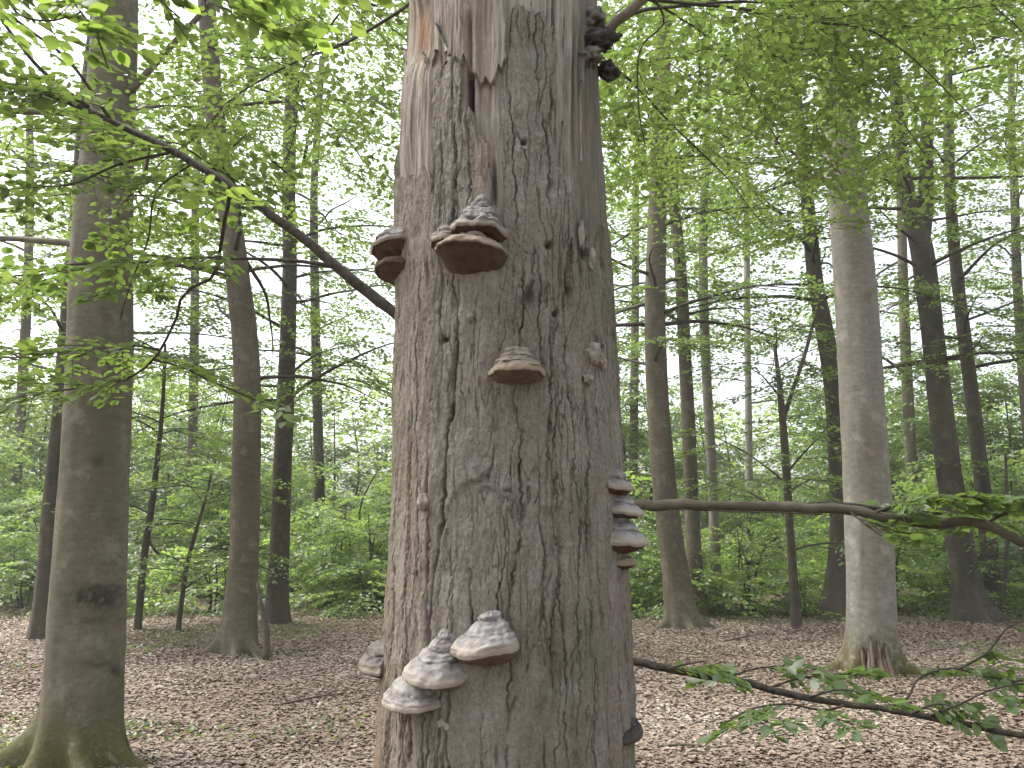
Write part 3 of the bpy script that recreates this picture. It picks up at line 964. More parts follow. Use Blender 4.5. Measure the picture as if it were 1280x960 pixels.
def stamp(placements, templates, seed, jit=0.3):
    """placements rows: x y z az pitch roll scale -> leaf arrays (pos, dir, normal, size, tint) and twig segments"""
    Pm = np.asarray(placements, float)
    g = np.random.default_rng(seed)
    pick = g.integers(0, len(templates), len(Pm))
    out, segs = [], []
    for k, (pos, dr, sz, tw) in enumerate(templates):
        q = Pm[pick == k]
        if not len(q): continue
        Rm = rot_of(q[:, 3], q[:, 4], q[:, 5])
        p = q[:, None, :3] + q[:, 6][:, None, None] * np.einsum('nij,mj->nmi', Rm, pos)
        d = np.einsum('nij,mj->nmi', Rm, dr) + g.normal(0, 0.12, p.shape)
        nrm = np.repeat(Rm[:, None, :, 2], len(pos), 1) + g.normal(0, jit, p.shape)
        s = q[:, 6][:, None] ** 0.3 * sz[None, :] * g.uniform(0.85, 1.15, p.shape[:2])
        base_t = np.clip(g.normal(0.5, 0.18, len(q)), 0, 1)
        t = np.clip(base_t[:, None] + g.normal(0, 0.15, p.shape[:2]), 0, 1)
        out.append(np.concatenate([p.reshape(-1, 3), d.reshape(-1, 3), nrm.reshape(-1, 3), s.reshape(-1, 1), t.reshape(-1, 1)], 1))
        a = np.array([x[0] for x in tw]); b = np.array([x[1] for x in tw])
        z3 = lambda v: np.column_stack([v, -0.22 * (v ** 2).sum(1) / tw[0][1][0]])
        A = q[:, None, :3] + q[:, 6][:, None, None] * np.einsum('nij,mj->nmi', Rm, z3(a))
        B = q[:, None, :3] + q[:, 6][:, None, None] * np.einsum('nij,mj->nmi', Rm, z3(b))
        segs.append(np.concatenate([A.reshape(-1, 3), B.reshape(-1, 3)], 1))
    return np.concatenate(out), np.concatenate(segs)


def leaf_axes(Lf):
    D = Lf[:, 3:6]; D = D / (np.linalg.norm(D, axis=1)[:, None] + 1e-9)
    N = Lf[:, 6:9]; N = N - (N * D).sum(1)[:, None] * D; N /= np.linalg.norm(N, axis=1)[:, None] + 1e-9
    return D, N, np.cross(N, D)


def leaf_mesh(name, Lf, mat, parent, origin, hi=False, wid=0.62):
    P, s, t = Lf[:, :3], Lf[:, 9:10], Lf[:, 10]
    D, N, W = leaf_axes(Lf)
    if hi:
        prof = [(0, 0, 0), (0.28, 0.40, 0.07), (0.68, 0.36, 0.05), (1.0, 0, -0.06), (0.68, -0.36, 0.05), (0.28, -0.40, 0.07)]
        fac = [(0, 1, 2, 3), (0, 3, 4, 5)]
    else:
        prof = [(0, 0, 0), (0.45, 0.48, 0.08), (1.0, 0, -0.05), (0.45, -0.48, 0.08)]
        fac = [(0, 1, 2), (0, 2, 3)]
    n, m = len(P), len(prof)
    V = np.stack([P + s * (a * D + b * wid / 0.62 * 0.8 * W + c * N) for a, b, c in prof], 1).reshape(-1, 3)
    F = (np.arange(n)[:, None, None] * m + np.array(fac)[None]).reshape(-1, len(fac[0]))
    o = mesh_np(name, V, F, mat, parent, False, {'tint': np.repeat(t, m)}, origin=origin)
    o['kind'] = 'stuff'
    return o


def seg_mesh(name, segs, r0, r1, mat, parent, origin):
    A, B = segs[:, :3], segs[:, 3:]
    D = B - A; D /= np.linalg.norm(D, axis=1)[:, None] + 1e-9
    U = np.cross(D, [0, 0, 1.0]); U /= np.linalg.norm(U, axis=1)[:, None] + 1e-9
    Wv = np.cross(D, U)
    ring = [(math.cos(a), math.sin(a)) for a in (0, 2.094, 4.189)]
    V = np.stack([A + r0 * (c * U + s_ * Wv) for c, s_ in ring] + [B + r1 * (c * U + s_ * Wv) for c, s_ in ring], 1).reshape(-1, 3)
    F = (np.arange(len(A))[:, None, None] * 6 + np.array([(0, 1, 4, 3), (1, 2, 5, 4), (2, 0, 3, 5)])[None]).reshape(-1, 4)
    o = mesh_np(name, V, F, mat, parent, False, origin=origin)
    o['kind'] = 'stuff'
    return o


def limb_path(start, az, el, length, droop, g, n=9):
    p = np.array(start, float)
    pts = [p.copy()]
    st = length / (n - 1)
    a, e = az, el
    for k in range(n - 1):
        p = p + st * np.array([math.cos(a) * math.cos(e), math.sin(a) * math.cos(e), math.sin(e)])
        pts.append(p.copy())
        a += g.normal(0, 0.10); e += -droop / (n - 1) + g.normal(0, 0.05)
    return np.array(pts)


def clothe(pts, g, places, segs, f0=0.25, side=0.45, gap=0.32, spr_gap=0.30, scale=1.0, keep=1.0):
    """hang side branches and sprays on a limb"""
    seg = np.linalg.norm(np.diff(pts, axis=0), axis=1)
    cum = np.concatenate([[0], np.cumsum(seg)])
    L = cum[-1]
    s = f0 * L
    sgn = 1 if g.random() < 0.5 else -1
    while s < L:
        p = np.array([np.interp(s, cum, pts[:, c]) for c in range(3)])
        q = np.array([np.interp(min(s + 0.1, L), cum, pts[:, c]) for c in range(3)]) - np.array([np.interp(s - 0.05, cum, pts[:, c]) for c in range(3)])
        az = math.atan2(q[1], q[0]) + sgn * g.uniform(0.6, 1.2)
        sl = side * (L - s * 0.6) * g.uniform(0.6, 1.2)
        e = g.normal(0.02, 0.15)
        d = np.array([math.cos(az) * math.cos(e), math.sin(az) * math.cos(e), math.sin(e)])
        B = p + d * sl + np.array([0, 0, -0.08 * sl])
        segs.append(np.concatenate([p, B]))
        t = spr_gap * 0.5
        s2 = 1
        while t < sl:
            if g.random() < keep:
                c = p + (B - p) * (t / sl)
                places.append((*c, az + s2 * g.uniform(0.4, 0.95), g.normal(-0.04, 0.15), g.normal(0, 0.18), scale * g.uniform(0.75, 1.2)))
            s2 = -s2
            t += spr_gap * g.uniform(0.7, 1.3)
        places.append((*B, az, g.normal(-0.08, 0.12), g.normal(0, 0.15), scale * g.uniform(0.8, 1.2)))
        sgn = -sgn
        s += gap * g.uniform(0.7, 1.3)
    az = math.atan2(*(pts[-1] - pts[-2])[[1, 0]])
    places.append((*pts[-1], az, -0.05, 0, scale))


def trunk_part(parent, P, rad, mat, k=28, flare=0.6, lobes=5, hflare=0.28, seed=0, amp=0.05, moss=0.0, moss_h=0.35, stains=(), name='trunk', n=None, butt=()):
    """tapered trunk along path P with root flare, lobed buttresses, and bumps"""
    P = np.asarray(P, float); rad = np.asarray(rad, float)
    n = n or max(30, len(P) * 5)
    Q = smooth_path(np.column_stack([P, rad]), n)
    # more rings near the base
    base = np.linspace(0, 1, n) ** 1.6 * (n - 1)
    Q = np.stack([np.interp(base, np.arange(n), Q[:, c]) for c in range(4)], -1)
    a = np.linspace(0, 2 * math.pi, k, endpoint=False)
    h = (Q[:, 2] - P[0, 2])[:, None]
    A, _ = np.meshgrid(a, Q[:, 0])
    r = Q[:, 3][:, None] * (1 + amp * vnoise(np.cos(A) * 1.4 + seed, np.sin(A) * 1.4, h * 1.1, seed) + 0.4 * amp * vnoise(np.cos(A) * 4, np.sin(A) * 4 + seed, h * 4, seed + 1))
    lob = (0.5 + 0.5 * np.cos(A * lobes + seed + 0.8 * np.sin(A * 2 + seed))) ** 1.5
    fl = np.exp(-np.clip(h, 0, 99) / hflare)
    r = r * (1 + flare * fl * (0.22 + 1.1 * lob))
    for az_, reach, hg, wd in butt:
        da = (A - az_ + 0.10 * np.sin(h * 9 + az_) + math.pi) % (2 * math.pi) - math.pi
        t_ = np.clip(1 - np.clip(h, 0, 99) / hg, 0, 1)
        r = r + (reach * t_ ** 4 + 0.22 * rad[0] * t_ ** 1.5) * np.exp(-(da / (wd * (0.55 + 0.45 * (1 - t_)))) ** 2)
    V = np.stack([Q[:, 0][:, None] + r * np.cos(A), Q[:, 1][:, None] + r * np.sin(A), np.repeat(Q[:, 2][:, None], k, 1) + 0 * A], -1)
    m_, k_ = V.shape[:2]
    ii, jj = np.meshgrid(np.arange(m_ - 1), np.arange(k_), indexing='ij')
    j2 = (jj + 1) % k_
    F = np.stack([ii * k_ + jj, ii * k_ + j2, (ii + 1) * k_ + j2, (ii + 1) * k_ + jj], -1).reshape(-1, 4)
    st = np.zeros_like(r)
    if len(stains):
        px, py = proj(V)
        for sx, sy, rx, ry, am in stains:
            st = np.maximum(st, am * np.exp(-((px - sx) / rx) ** 2 - ((py - sy) / ry) ** 2) * (0.7 + 0.35 * vnoise(px * 0.10, py * 0.25, 0, seed) + 0.5 * vnoise(px * 0.35, py * 0.8, 0, seed + 3)) * (V[..., 1] < Q[:, 1][:, None] + 0.05))
    mo = moss * np.clip(1.15 - h / moss_h, 0, 1) + 0 * A
    return mesh_np(name, V.reshape(-1, 3), [F, np.arange(k_)[None, :] + (m_ - 1) * k_], mat, parent, True,
                   {'stain': np.clip(st, 0, 0.9).ravel(), 'moss': np.clip(mo, 0, 1).ravel()}, origin=np.array(parent.location))


def path_from_px(pts, Y):
    """pts rows px, py, width_px -> world path with radii, all at depth Y"""
    P = np.array([at(a, b, Y) for a, b, c in pts])
    rad = np.array([c * 0.5 * np.linalg.norm(p - [0, 0, CAMH]) / math.hypot(FPX, math.hypot(a - 640, b - 480)) for (a, b, c), p in zip(pts, P)])
    return P, rad


def forest_tree(name, label, pts, mat, top_z, n_limb, z0, limb_len, seed, base_y=None, Y=None, spr='mid', flare=0.55, el=0.25, droop=0.45, az_bias=None, keep=1.0, n=None, butt=(),
                moss=0.0, moss_h=0.35, stains=(), k=28, leaf='leaf', group='trees of the beech wood', forks=(), lobes=5, z1=None, hflare=0.28, gap=0.36):
    """pts: image-plane centreline from base upward; trunk then continues to top_z; limbs and crown follow"""
    g = np.random.default_rng(seed)
    if Y is None:
        Y = float(ground_at(pts[0][0], base_y or pts[0][1])[1])
    P, rad = path_from_px(pts, Y)
    # lean a little in depth as well
    gz = float(ground_h(P[0, 0], Y)) - 0.06
    if P[0, 2] > gz + 0.05:
        P = np.vstack([[P[0, 0], Y, gz], P]); rad = np.concatenate([[rad[0] * 1.03], rad])
    else:
        P[0, 2] = gz
    d = (P[-1] - P[-2]) / np.linalg.norm(P[-1] - P[-2])
    z, p, r = P[-1, 2], P[-1].copy(), rad[-1]
    steps = max(2, int((top_z - z) / 1.5))
    if top_z > z:
        for q in range(steps):
            d = d + np.array([g.normal(0, 0.03), g.normal(0, 0.03), 0.05]); d /= np.linalg.norm(d)
            p = p + d * (top_z - z) / steps
            r *= 0.86
            P = np.vstack([P, p]); rad = np.append(rad, r)
    o = empty(name, (P[0, 0], Y, gz + 0.06), label, 'tree', group)
    org = np.array(o.location)
    trunk_part(o, P, rad, M[mat], k, flare, lobes, hflare, seed, moss=moss, moss_h=moss_h, stains=stains, n=n, butt=butt)
    places, segs = [], []
    zs = np.sort(g.uniform(z0, z1 or P[-1, 2], n_limb))
    az = g.uniform(0, 6.28)
    for zc in zs:
        c = np.array([np.interp(zc, P[:, 2], P[:, 0]), np.interp(zc, P[:, 2], P[:, 1]), zc])
        rr = float(np.interp(zc, P[:, 2], rad))
        az += 2.4 + g.normal(0, 0.4)
        a_ = az if az_bias is None or g.random() < 0.35 else az_bias + g.normal(0, 0.7)
        L = limb_len * g.uniform(0.6, 1.15)
        pts_ = limb_path(c, a_, el + g.normal(0, 0.15), L, droop, g)
        b = Bag()
        r0 = min(rr * 0.34, (0.006 if spr == 'fine' else 0.010) + 0.010 * L)
        b.tube(smooth_path(pts_, 16), np.linspace(r0, 0.006, 16), 6, 0.12, seed)
        b.build('limb', M['twig'] if mat in ('dark', 'brown') else M[mat], o, True, org)
        clothe(pts_, g, places, segs, 0.3, 0.42, gap, gap * 0.95, {'fine': 1, 'mid': 1.0, 'far': 1.0}[spr], keep)
    for fp in forks:
        FP, fr = path_from_px(fp, Y)
        b = Bag(); b.tube(smooth_path(np.column_stack([FP]), 20), np.interp(np.linspace(0, 1, 20), np.linspace(0, 1, len(fr)), fr), 12, 0.06, seed)
        b.build('stem', M[mat], o, True, org)
    tmpl = {'fine': SPR_FINE, 'mid': SPR_MID, 'far': SPR_FAR}[spr]
    if places:
        Lf, sg = stamp(places, tmpl, seed)
        leaf_mesh('crown', Lf, M[leaf], o, org, hi=(spr == 'fine'))
        sg2 = np.array(segs)
        seg_mesh('twigs', np.concatenate([sg2, sg[::3]]) if spr != 'far' else sg2, 0.008, 0.003, M['twig'], o, org)
    return o


# ------------------------------------------------------------------ the wood: trees one can tell apart
t1_ = forest_tree('beech_tree', 'stout olive-grey beech with dark scar patches and mossy spreading roots beside pale leaf litter',
            [(100, 958, 112), (103, 900, 93), (108, 800, 88), (113, 700, 84), (118, 600, 80), (122, 500, 77), (126, 400, 74), (129, 300, 70), (134, 200, 62), (141, 100, 56), (146, 0, 50)],
            'olive', 10.5, 15, 3.6, 2.6, 301, flare=0.22, spr='fine', moss=1.2, moss_h=0.55, k=110, lobes=6, hflare=0.22, keep=0.7, n=260, butt=[(3.45, 0.55, 0.62, 0.30), (4.35, 0.35, 0.5, 0.28), (5.2, 0.35, 0.5, 0.26), (-0.25, 0.4, 0.52, 0.28), (1.5, 0.3, 0.4, 0.3)],
            stains=[(122, 747, 34, 15, 1.3), (128, 775, 28, 5, 0.8), (140, 742, 14, 12, 1.0), (118, 830, 22, 4, 0.8), (143, 840, 8, 8, 1.0), (122, 575, 9, 16, 0.6), (140, 650, 14, 3, 0.4), (60, 930, 16, 30, 0.7), (100, 925, 8, 30, 0.6)])
t12 = forest_tree('beech_tree', 'pale grey beech with rotten split hollow in its mossy foot',
            [(1088, 838, 66), (1089, 800, 60), (1087, 700, 56), (1083, 600, 55), (1078, 500, 53), (1072, 400, 51), (1064, 300, 48), (1054, 200, 44), (1044, 120, 40), (1036, 40, 36), (1032, 0, 34)],
            'grey', 12.0, 22, 4.9, 3.4, 302, flare=0.18, n=180, butt=[(3.75, 0.45, 0.7, 0.28), (-0.5, 0.5, 0.55, 0.30), (4.6, 0.14, 0.3, 0.3), (1.2, 0.3, 0.4, 0.3), (2.8, 0.3, 0.5, 0.3)], moss=1.2, moss_h=0.60, k=96, lobes=5, hflare=0.20, az_bias=-1.8,
            stains=[(1083, 372, 7, 7, 0.5), (1078, 690, 3, 60, 0.35)], keep=1.0)
t3_ = forest_tree('beech_tree', 'brown leaning beech beside a broken dead sapling stump, left edge of a clearing',
            [(298, 812, 44), (301, 760, 40), (305, 700, 36), (307, 600, 35), (309, 500, 33), (306, 420, 31), (299, 360, 30), (290, 290, 28), (279, 220, 26), (268, 140, 24), (262, 60, 22), (258, 0, 21)],
            'brown', 11.5, 17, 3.6, 2.8, 303, flare=0.25, n=140, butt=[(3.5, 0.35, 0.55, 0.3), (-0.5, 0.3, 0.5, 0.3), (4.9, 0.2, 0.4, 0.3)], k=60, hflare=0.25, moss=0.3, keep=0.8)
forest_tree('beech_tree', 'slim straight dark beech with a low left fork, before dense shrubs',
            [(346, 780, 28), (348, 720, 25), (352, 620, 23), (356, 520, 22), (360, 420, 20), (362, 330, 18), (361, 250, 17), (362, 170, 16), (366, 80, 15), (370, 0, 14)],
            'dark', 12.5, 17, 3.8, 2.8, 304, flare=0.5, keep=0.75)
forest_tree('beech_tree', 'thin dark trunk half hidden behind the stout olive-grey beech',
            [(52, 798, 28), (60, 720, 26), (66, 640, 25), (74, 560, 24), (80, 480, 22), (88, 380, 20), (96, 280, 18), (104, 160, 16)],
            'dark', 11.0, 15, 3.4, 3.0, 305, flare=0.35, keep=0.8)
t7_ = forest_tree('beech_tree', 'smooth brown beech curving to the right at its base, behind the bracket column',
            [(854, 783, 42), (848, 740, 36), (841, 690, 32), (832, 620, 30), (825, 540, 28), (820, 460, 27), (819, 380, 26), (821, 300, 24), (823, 220, 22), (826, 140, 21), (829, 60, 20), (831, 0, 19)],
            'brown', 12.0, 18, 4.3, 3.0, 306, flare=0.25, n=140, butt=[(-0.4, 0.4, 0.5, 0.35), (3.4, 0.3, 0.45, 0.3), (4.8, 0.25, 0.4, 0.3)], k=60, moss=0.3, keep=0.85)
forest_tree('beech_tree', 'narrow brown beech standing right behind the smooth curving one',
            [(876, 768, 20), (868, 700, 19), (864, 620, 18), (860, 520, 17), (855, 420, 16), (851, 340, 15), (843, 260, 14), (838, 180, 13)],
            'brown', 12, 14, 5.0, 2.8, 307, flare=0.4, keep=0.7)
forest_tree('beech_tree', 'far slender beech with a pale lower trunk among shrubs',
            [(897, 762, 14), (894, 690, 13), (891, 610, 12), (886, 520, 12), (881, 420, 12), (879, 330, 11), (880, 250, 10)],
            'grey', 13, 13, 5.5, 2.8, 308, flare=0.4, spr='far', keep=0.8)
forest_tree('beech_tree', 'dark sinuous beech leaning left behind the pale grey beech',
            [(1040, 770, 32), (1046, 720, 26), (1050, 650, 24), (1047, 560, 23), (1041, 480, 22), (1030, 410, 21), (1019, 350, 19), (1012, 280, 17), (1005, 200, 15), (996, 130, 14), (987, 60, 13)],
            'dark', 12.5, 16, 4.4, 3.0, 309, flare=0.65, keep=0.7)
t13 = forest_tree('beech_tree', 'dark beech with a wide foot that forks into two upright stems',
            [(1215, 773, 46), (1206, 720, 34), (1197, 660, 31), (1186, 590, 29), (1177, 520, 28), (1168, 440, 26), (1160, 370, 26), (1152, 310, 27), (1142, 275, 22), (1132, 230, 17), (1125, 180, 15), (1119, 100, 14), (1112, 20, 13)],
            'dark', 12.5, 18, 4.6, 3.2, 310, flare=0.3, n=120, k=48, butt=[(-0.4, 0.45, 0.7, 0.35), (3.5, 0.35, 0.6, 0.3), (4.8, 0.25, 0.4, 0.3)], keep=0.8, forks=[[(1152, 320, 16), (1157, 260, 18), (1158, 200, 16), (1160, 120, 14), (1164, 30, 12), (1168, -60, 10)]])
forest_tree('beech_tree', 'slender dark beech beside the two-stemmed one, swaying right at its foot',
            [(1243, 766, 22), (1236, 680, 20), (1227, 600, 18), (1218, 520, 17), (1208, 440, 16), (1199, 370, 15), (1192, 300, 14), (1187, 230, 13), (1186, 150, 12)],
            'dark', 12.0, 16, 4.4, 3.0, 311, flare=0.45, keep=0.8)


# saplings: thin stems with light crowns
def sapling(label, pts, seed, top_z, n, z0, ln, Y=None, forks=(), leaf='leaf', keep=0.8, spr='mid'):
    return forest_tree('sapling', label, pts, 'dark', top_z, n, z0, ln, seed, Y=Y, spr=spr, flare=0.25, el=0.35, droop=0.5, k=10, group='saplings under the beeches', forks=forks, leaf=leaf, keep=keep)


sapling('thin crooked sapling with upright twigs between the stout beech and the leaning one', [(172, 792, 9), (176, 740, 9), (181, 690, 9), (190, 630, 8), (197, 570, 7), (203, 510, 5), (206, 450, 4)], 401, 4.6, 12, 0.9, 1.5)
sapling('small thin sapling leaning right, with leaves near the ground', [(222, 792, 6), (226, 760, 6), (233, 710, 6), (243, 670, 5), (252, 640, 4)], 402, 2.5, 9, 0.6, 1.1)
sapling('slim dark sapling with forked top in front of the pale grey beech', [(996, 783, 13), (990, 700, 11), (985, 620, 10), (981, 560, 10), (977, 510, 9), (973, 470, 6), (968, 430, 4)], 403, 4.6, 12, 1.2, 1.9,
        forks=[[(979, 525, 6), (990, 490, 5), (1004, 450, 5), (1015, 410, 4), (1024, 375, 3)]])
sapling('wispy sapling beside the wide-footed dark beech', [(1252, 772, 7), (1256, 720, 6), (1260, 660, 5), (1258, 610, 4)], 404, 3.0, 9, 0.5, 1.3)

# farther beeches closing the wood
for lab, px, Y, wpx, seed, lean, mt in [('far beech trunk seen between the crooked sapling and the brown leaning beech', 238, 24, 13, 421, 4, 'brown'), ('far dark beech just past the slim straight dark one', 402, 22, 14, 422, -6, 'dark'),
                          ('far beech in the gap beside the bracket column', 790, 25, 12, 423, 3, 'brown'), ('far grey beech rising between the slim forked sapling and the slender pale-footed beech', 938, 29, 10, 424, -3, 'grey'),
                          ('far brown beech between the pale grey beech and the two-stemmed one', 1146, 23, 15, 425, -12, 'brown'), ('far beech beyond the wispy sapling at the wood edge', 1300, 22, 14, 426, -20, 'dark'),
                          ('far thin beech beyond the stout olive-grey one at the wood edge', 12, 23, 14, 427, 16, 'brown')]:
    b_ = 660 + FPX * CAMH / Y
    forest_tree('beech_tree', lab, [(px, b_, wpx), (px + lean * 0.5, 600, wpx * 0.93), (px + lean, 480, wpx * 0.86), (px + lean * 1.4, 360, wpx * 0.8), (px + lean * 1.6, 240, wpx * 0.7)],
                mt, 15.5, 17, 5.5, 3.4, seed, Y=Y, spr='far', flare=0.4, keep=0.85, gap=0.5)

# ------------------------------------------------------------------ shrubs: a few moulds, copied
def make_shrub(seed, h, rad, leaf, n_stem, dens, spr, name, label, cat, group):
    g = np.random.default_rng(seed)
    o = empty(name, (0, 0, 0), label, cat, group)
    places, segs = [], []
    for q in range(n_stem):
        az = q * 2.4 + g.normal(0, 0.3)
        H = h * g.uniform(0.7, 1.0)
        top = np.array([math.cos(az) * rad * g.uniform(0.1, 0.45), math.sin(az) * rad * g.uniform(0.1, 0.45), H])
        p0 = np.array([math.cos(az) * 0.08, math.sin(az) * 0.08, -0.05])
        mid_ = (p0 + top) / 2 + g.normal(0, 0.08 * h, 3) * [1, 1, 0.3]
        path = smooth_path([p0, mid_, top], 12)
        b = Bag(); b.tube(path, np.linspace(0.012 + 0.008 * h, 0.006, 12), 6, 0.1, seed + q)
        b.build('stem', M['twig'], o)
        m_ = int(dens * H)
        for t in np.linspace(0.10, 0.98, m_):
            c = np.array([np.interp(t, np.linspace(0, 1, 12), path[:, i]) for i in range(3)])
            a2 = g.uniform(0, 6.28)
            ln = rad * (0.35 + 0.75 * math.sin(math.pi * min(1, t * 0.85 + 0.12))) * g.uniform(0.5, 1.0)
            e = g.normal(0.12, 0.15)
            B = c + ln * np.array([math.cos(a2) * math.cos(e), math.sin(a2) * math.cos(e), math.sin(e)])
            segs.append(np.concatenate([c, B]))
            u = 0.25
            while u < ln:
                places.append((*(c + (B - c) * u / ln), a2 + g.choice([-1, 1]) * g.uniform(0.3, 0.9), g.normal(-0.1, 0.2), g.normal(0, 0.25), g.uniform(0.55, 0.95)))
                u += 0.30
            places.append((*B, a2, g.normal(-0.15, 0.2), g.normal(0, 0.25), g.uniform(0.6, 1.0)))
    Lf, sg = stamp(places, spr, seed, 0.4)
    leaf_mesh('foliage', Lf, M[leaf], o, (0, 0, 0))
    seg_mesh('twigs', np.array(segs), 0.007, 0.003, M['twig'], o, (0, 0, 0))
    return o


kinds = [
    make_shrub(501, 1.6, 1.1, 'yew', 5, 7, SPR_MID, 'shrub', 'low dark bluish-green shrub at the edge of the leaf litter', 'shrub', 'low dark shrubs'),
    make_shrub(502, 2.3, 1.4, 'shrub', 5, 6, SPR_MID, 'shrub', 'bushy bright green shrub behind the beech trunks', 'shrub', 'bushy green shrubs'),
    make_shrub(503, 4.4, 1.8, 'shrub', 4, 6, SPR_FAR, 'young_beech', 'tall young beech with layered bright sprays behind the shrubs', 'tree', 'tall young beeches'),
    make_shrub(504, 7.6, 2.5, 'leaf', 4, 5, SPR_FAR, 'young_beech', 'high young beech closing the view at the back of the wood', 'tree', 'high young beeches'),
    make_shrub(505, 0.9, 0.9, 'shrub', 5, 8, SPR_MID, 'shrub', 'knee-high leafy shrub spilling onto the leaf litter', 'shrub', 'knee-high shrubs'),
]
spots = []
gs = np.random.default_rng(909)
for x in np.arange(-17, 18, 2.3):      # front fringe
    spots.append((4, x + gs.normal(0, 0.5), 15.8 + gs.uniform(-0.6, 1.2), gs.uniform(0.8, 1.3)))
for x in np.arange(-19, 20, 2.4):
    spots.append((int(gs.choice([0, 1, 1])), x + gs.normal(0, 0.6), 17.3 + gs.uniform(-0.7, 1.3), gs.uniform(0.8, 1.2)))
for x in np.arange(-22, 23, 2.7):
    spots.append((int(gs.choice([1, 2, 2])), x + gs.normal(0, 0.6), 20.5 + gs.uniform(-1, 1.4), gs.uniform(0.8, 1.15)))
for x in np.arange(-21, 22, 3.2):
    spots.append((int(gs.choice([2, 3])), x + gs.normal(0, 0.8), 25.5 + gs.uniform(-1.5, 1.5), gs.uniform(0.8, 1.1)))
for x in np.arange(-27, 28, 4.0):
    spots.append((3, x + gs.normal(0, 0.8), 32 + gs.uniform(-2, 2), gs.uniform(0.9, 1.25)))
used = [False] * len(kinds)
for kd, x, y, s in spots:
    o = kinds[kd] if not used[kd] else copy_tree(kinds[kd])
    used[kd] = True
    o.location = (x, y, float(ground_h(x, y)))
    o.rotation_euler = (0, 0, gs.uniform(0, 6.28))
    o.scale = (s, s, s * gs.uniform(0.9, 1.1))
    fx_ = float(proj(np.array([x, y, 1.0]))[0])
    names = [(-80, None), (58, 'the thin dark trunk'), (112, 'the stout olive beech'), (180, 'the crooked sapling'), (300, 'the brown leaning beech'), (350, 'the slim dark beech'), (500, 'the dead trunk'), (770, 'the dead trunk'),
             (840, 'the smooth curving beech'), (893, 'the pale-footed beech'), (984, 'the forked sapling'), (1080, 'the pale grey beech'), (1195, 'the two-stemmed beech'), (1360, None)]
    lft = [q for q in names if q[0] <= fx_]; rgt = [q for q in names if q[0] > fx_]
    ln_, rn_ = (lft[-1][1] if lft else None), (rgt[0][1] if rgt else None)
    if not lft or not rgt: wh = 'past the outermost trunks'
    elif ln_ is None: wh = 'on the far side of ' + rn_
    elif rn_ is None: wh = 'on the far side of ' + ln_
    elif ln_ == rn_: wh = 'behind ' + ln_
    else: wh = 'between %s and %s' % (ln_, rn_)
    o['label'] = ['low dark bluish-green shrub', 'bushy bright green shrub', 'tall young beech in layers', 'high young beech at the back', 'knee-high leafy shrub'][kd] + ' ' + wh

# the far wood, one mass
g = np.random.default_rng(61)
nfar = 34000
x = g.uniform(-48, 48, nfar); y = g.uniform(38, 48, nfar)
ht = 10.0 + 2.4 * vnoise(x * 0.15, 0, 0, 62) + 1.2 * vnoise(x * 0.5, 0, 0, 63)
z = g.uniform(0, 1, nfar) ** 0.8 * ht + 0.1
keepf = vnoise(x * 0.7, y * 0.7, z * 0.9, 64) > -0.35
Lf = np.column_stack([x, y, z, g.normal(0, 1, (nfar, 2)), g.normal(0, 0.3, nfar), g.normal(0, 0.35, (nfar, 2)), np.ones(nfar), g.uniform(0.25, 0.5, nfar), g.uniform(0, 1, nfar)])[keepf]
fo = leaf_mesh('far_wood', Lf, M['shrub'], None, None)
tag(fo, 'dense green foliage of the far wood behind the young beeches', 'woodland')

# ------------------------------------------------------------------ leaf litter and ground cover
g = np.random.default_rng(71)
nl = 300000
v = g.uniform(0, 1, nl)
yy = 4.2 * (19.0 / 4.2) ** v
xx = np.sign(g.uniform(-1, 1, nl)) * g.uniform(0, 1, nl) ** 1.15 * (0.98 * yy + 2.0)
# a sparser scatter nearer, out of the photograph's view
gz = ground_h(xx, yy)
patch = vnoise(xx * 0.45, yy * 0.45, 0, 72) + 0.5 * vnoise(xx * 1.2, yy * 1.2, 0, 73)
kp = g.random(nl) > np.clip((patch - 0.25) * 1.1, 0, 0.75)
far = np.clip((yy - 6) / 10, 0, 1)
ti = np.clip(g.beta(3.2, 2.4, nl) * 0.95 + 0.02 + 0.20 * vnoise(xx * 0.5, yy * 0.9, 0, 74) + 0.12 * vnoise(xx * 2.2, yy * 2.6, 0, 75), 0, 1)
ang = g.uniform(0, 6.28, nl)
Lf = np.column_stack([xx, yy, gz + 0.006 + g.exponential(0.004, nl), np.cos(ang), np.sin(ang), g.normal(0, 0.10, nl), g.normal(0, 0.17, (nl, 2)), np.ones(nl), g.uniform(0.028, 0.056, nl) * (1 + 0.3 * far), ti])[kp]
lo = leaf_mesh('leaf_litter', Lf, M['litter'], None, None)
tag(lo, 'brown fallen beech leaves covering the forest floor', 'leaf litter')
# low green growth in patches: broad little leaves standing up from the litter
nh = 90000
v = g.uniform(0, 1, nh)
yy = 4.5 * (20 / 4.5) ** v
xx = g.uniform(-1, 1, nh) * (0.72 * yy + 1.0)
patch = vnoise(xx * 0.45, yy * 0.45, 0, 72) + 0.5 * vnoise(xx * 1.2, yy * 1.2, 0, 73) + 0.55 * np.clip((yy - 13.5) / 3, 0, 1)
kp = g.random(nh) < np.clip((patch - 0.12) * 1.1, 0, 0.9)
ang = g.uniform(0, 6.28, nh)
Lf = np.column_stack([xx, yy, ground_h(xx, yy) + g.uniform(0, 0.03, nh), np.cos(ang), np.sin(ang), g.uniform(0.1, 1.0, nh), g.normal(0, 0.4, (nh, 2)), np.ones(nh), g.uniform(0.025, 0.06, nh), g.uniform(0, 1, nh)])[kp]
ho = leaf_mesh('ground_cover', Lf, M['herb'], None, None)
tag(ho, 'low patches of moss and small green herbs among the fallen leaves', 'ground cover')

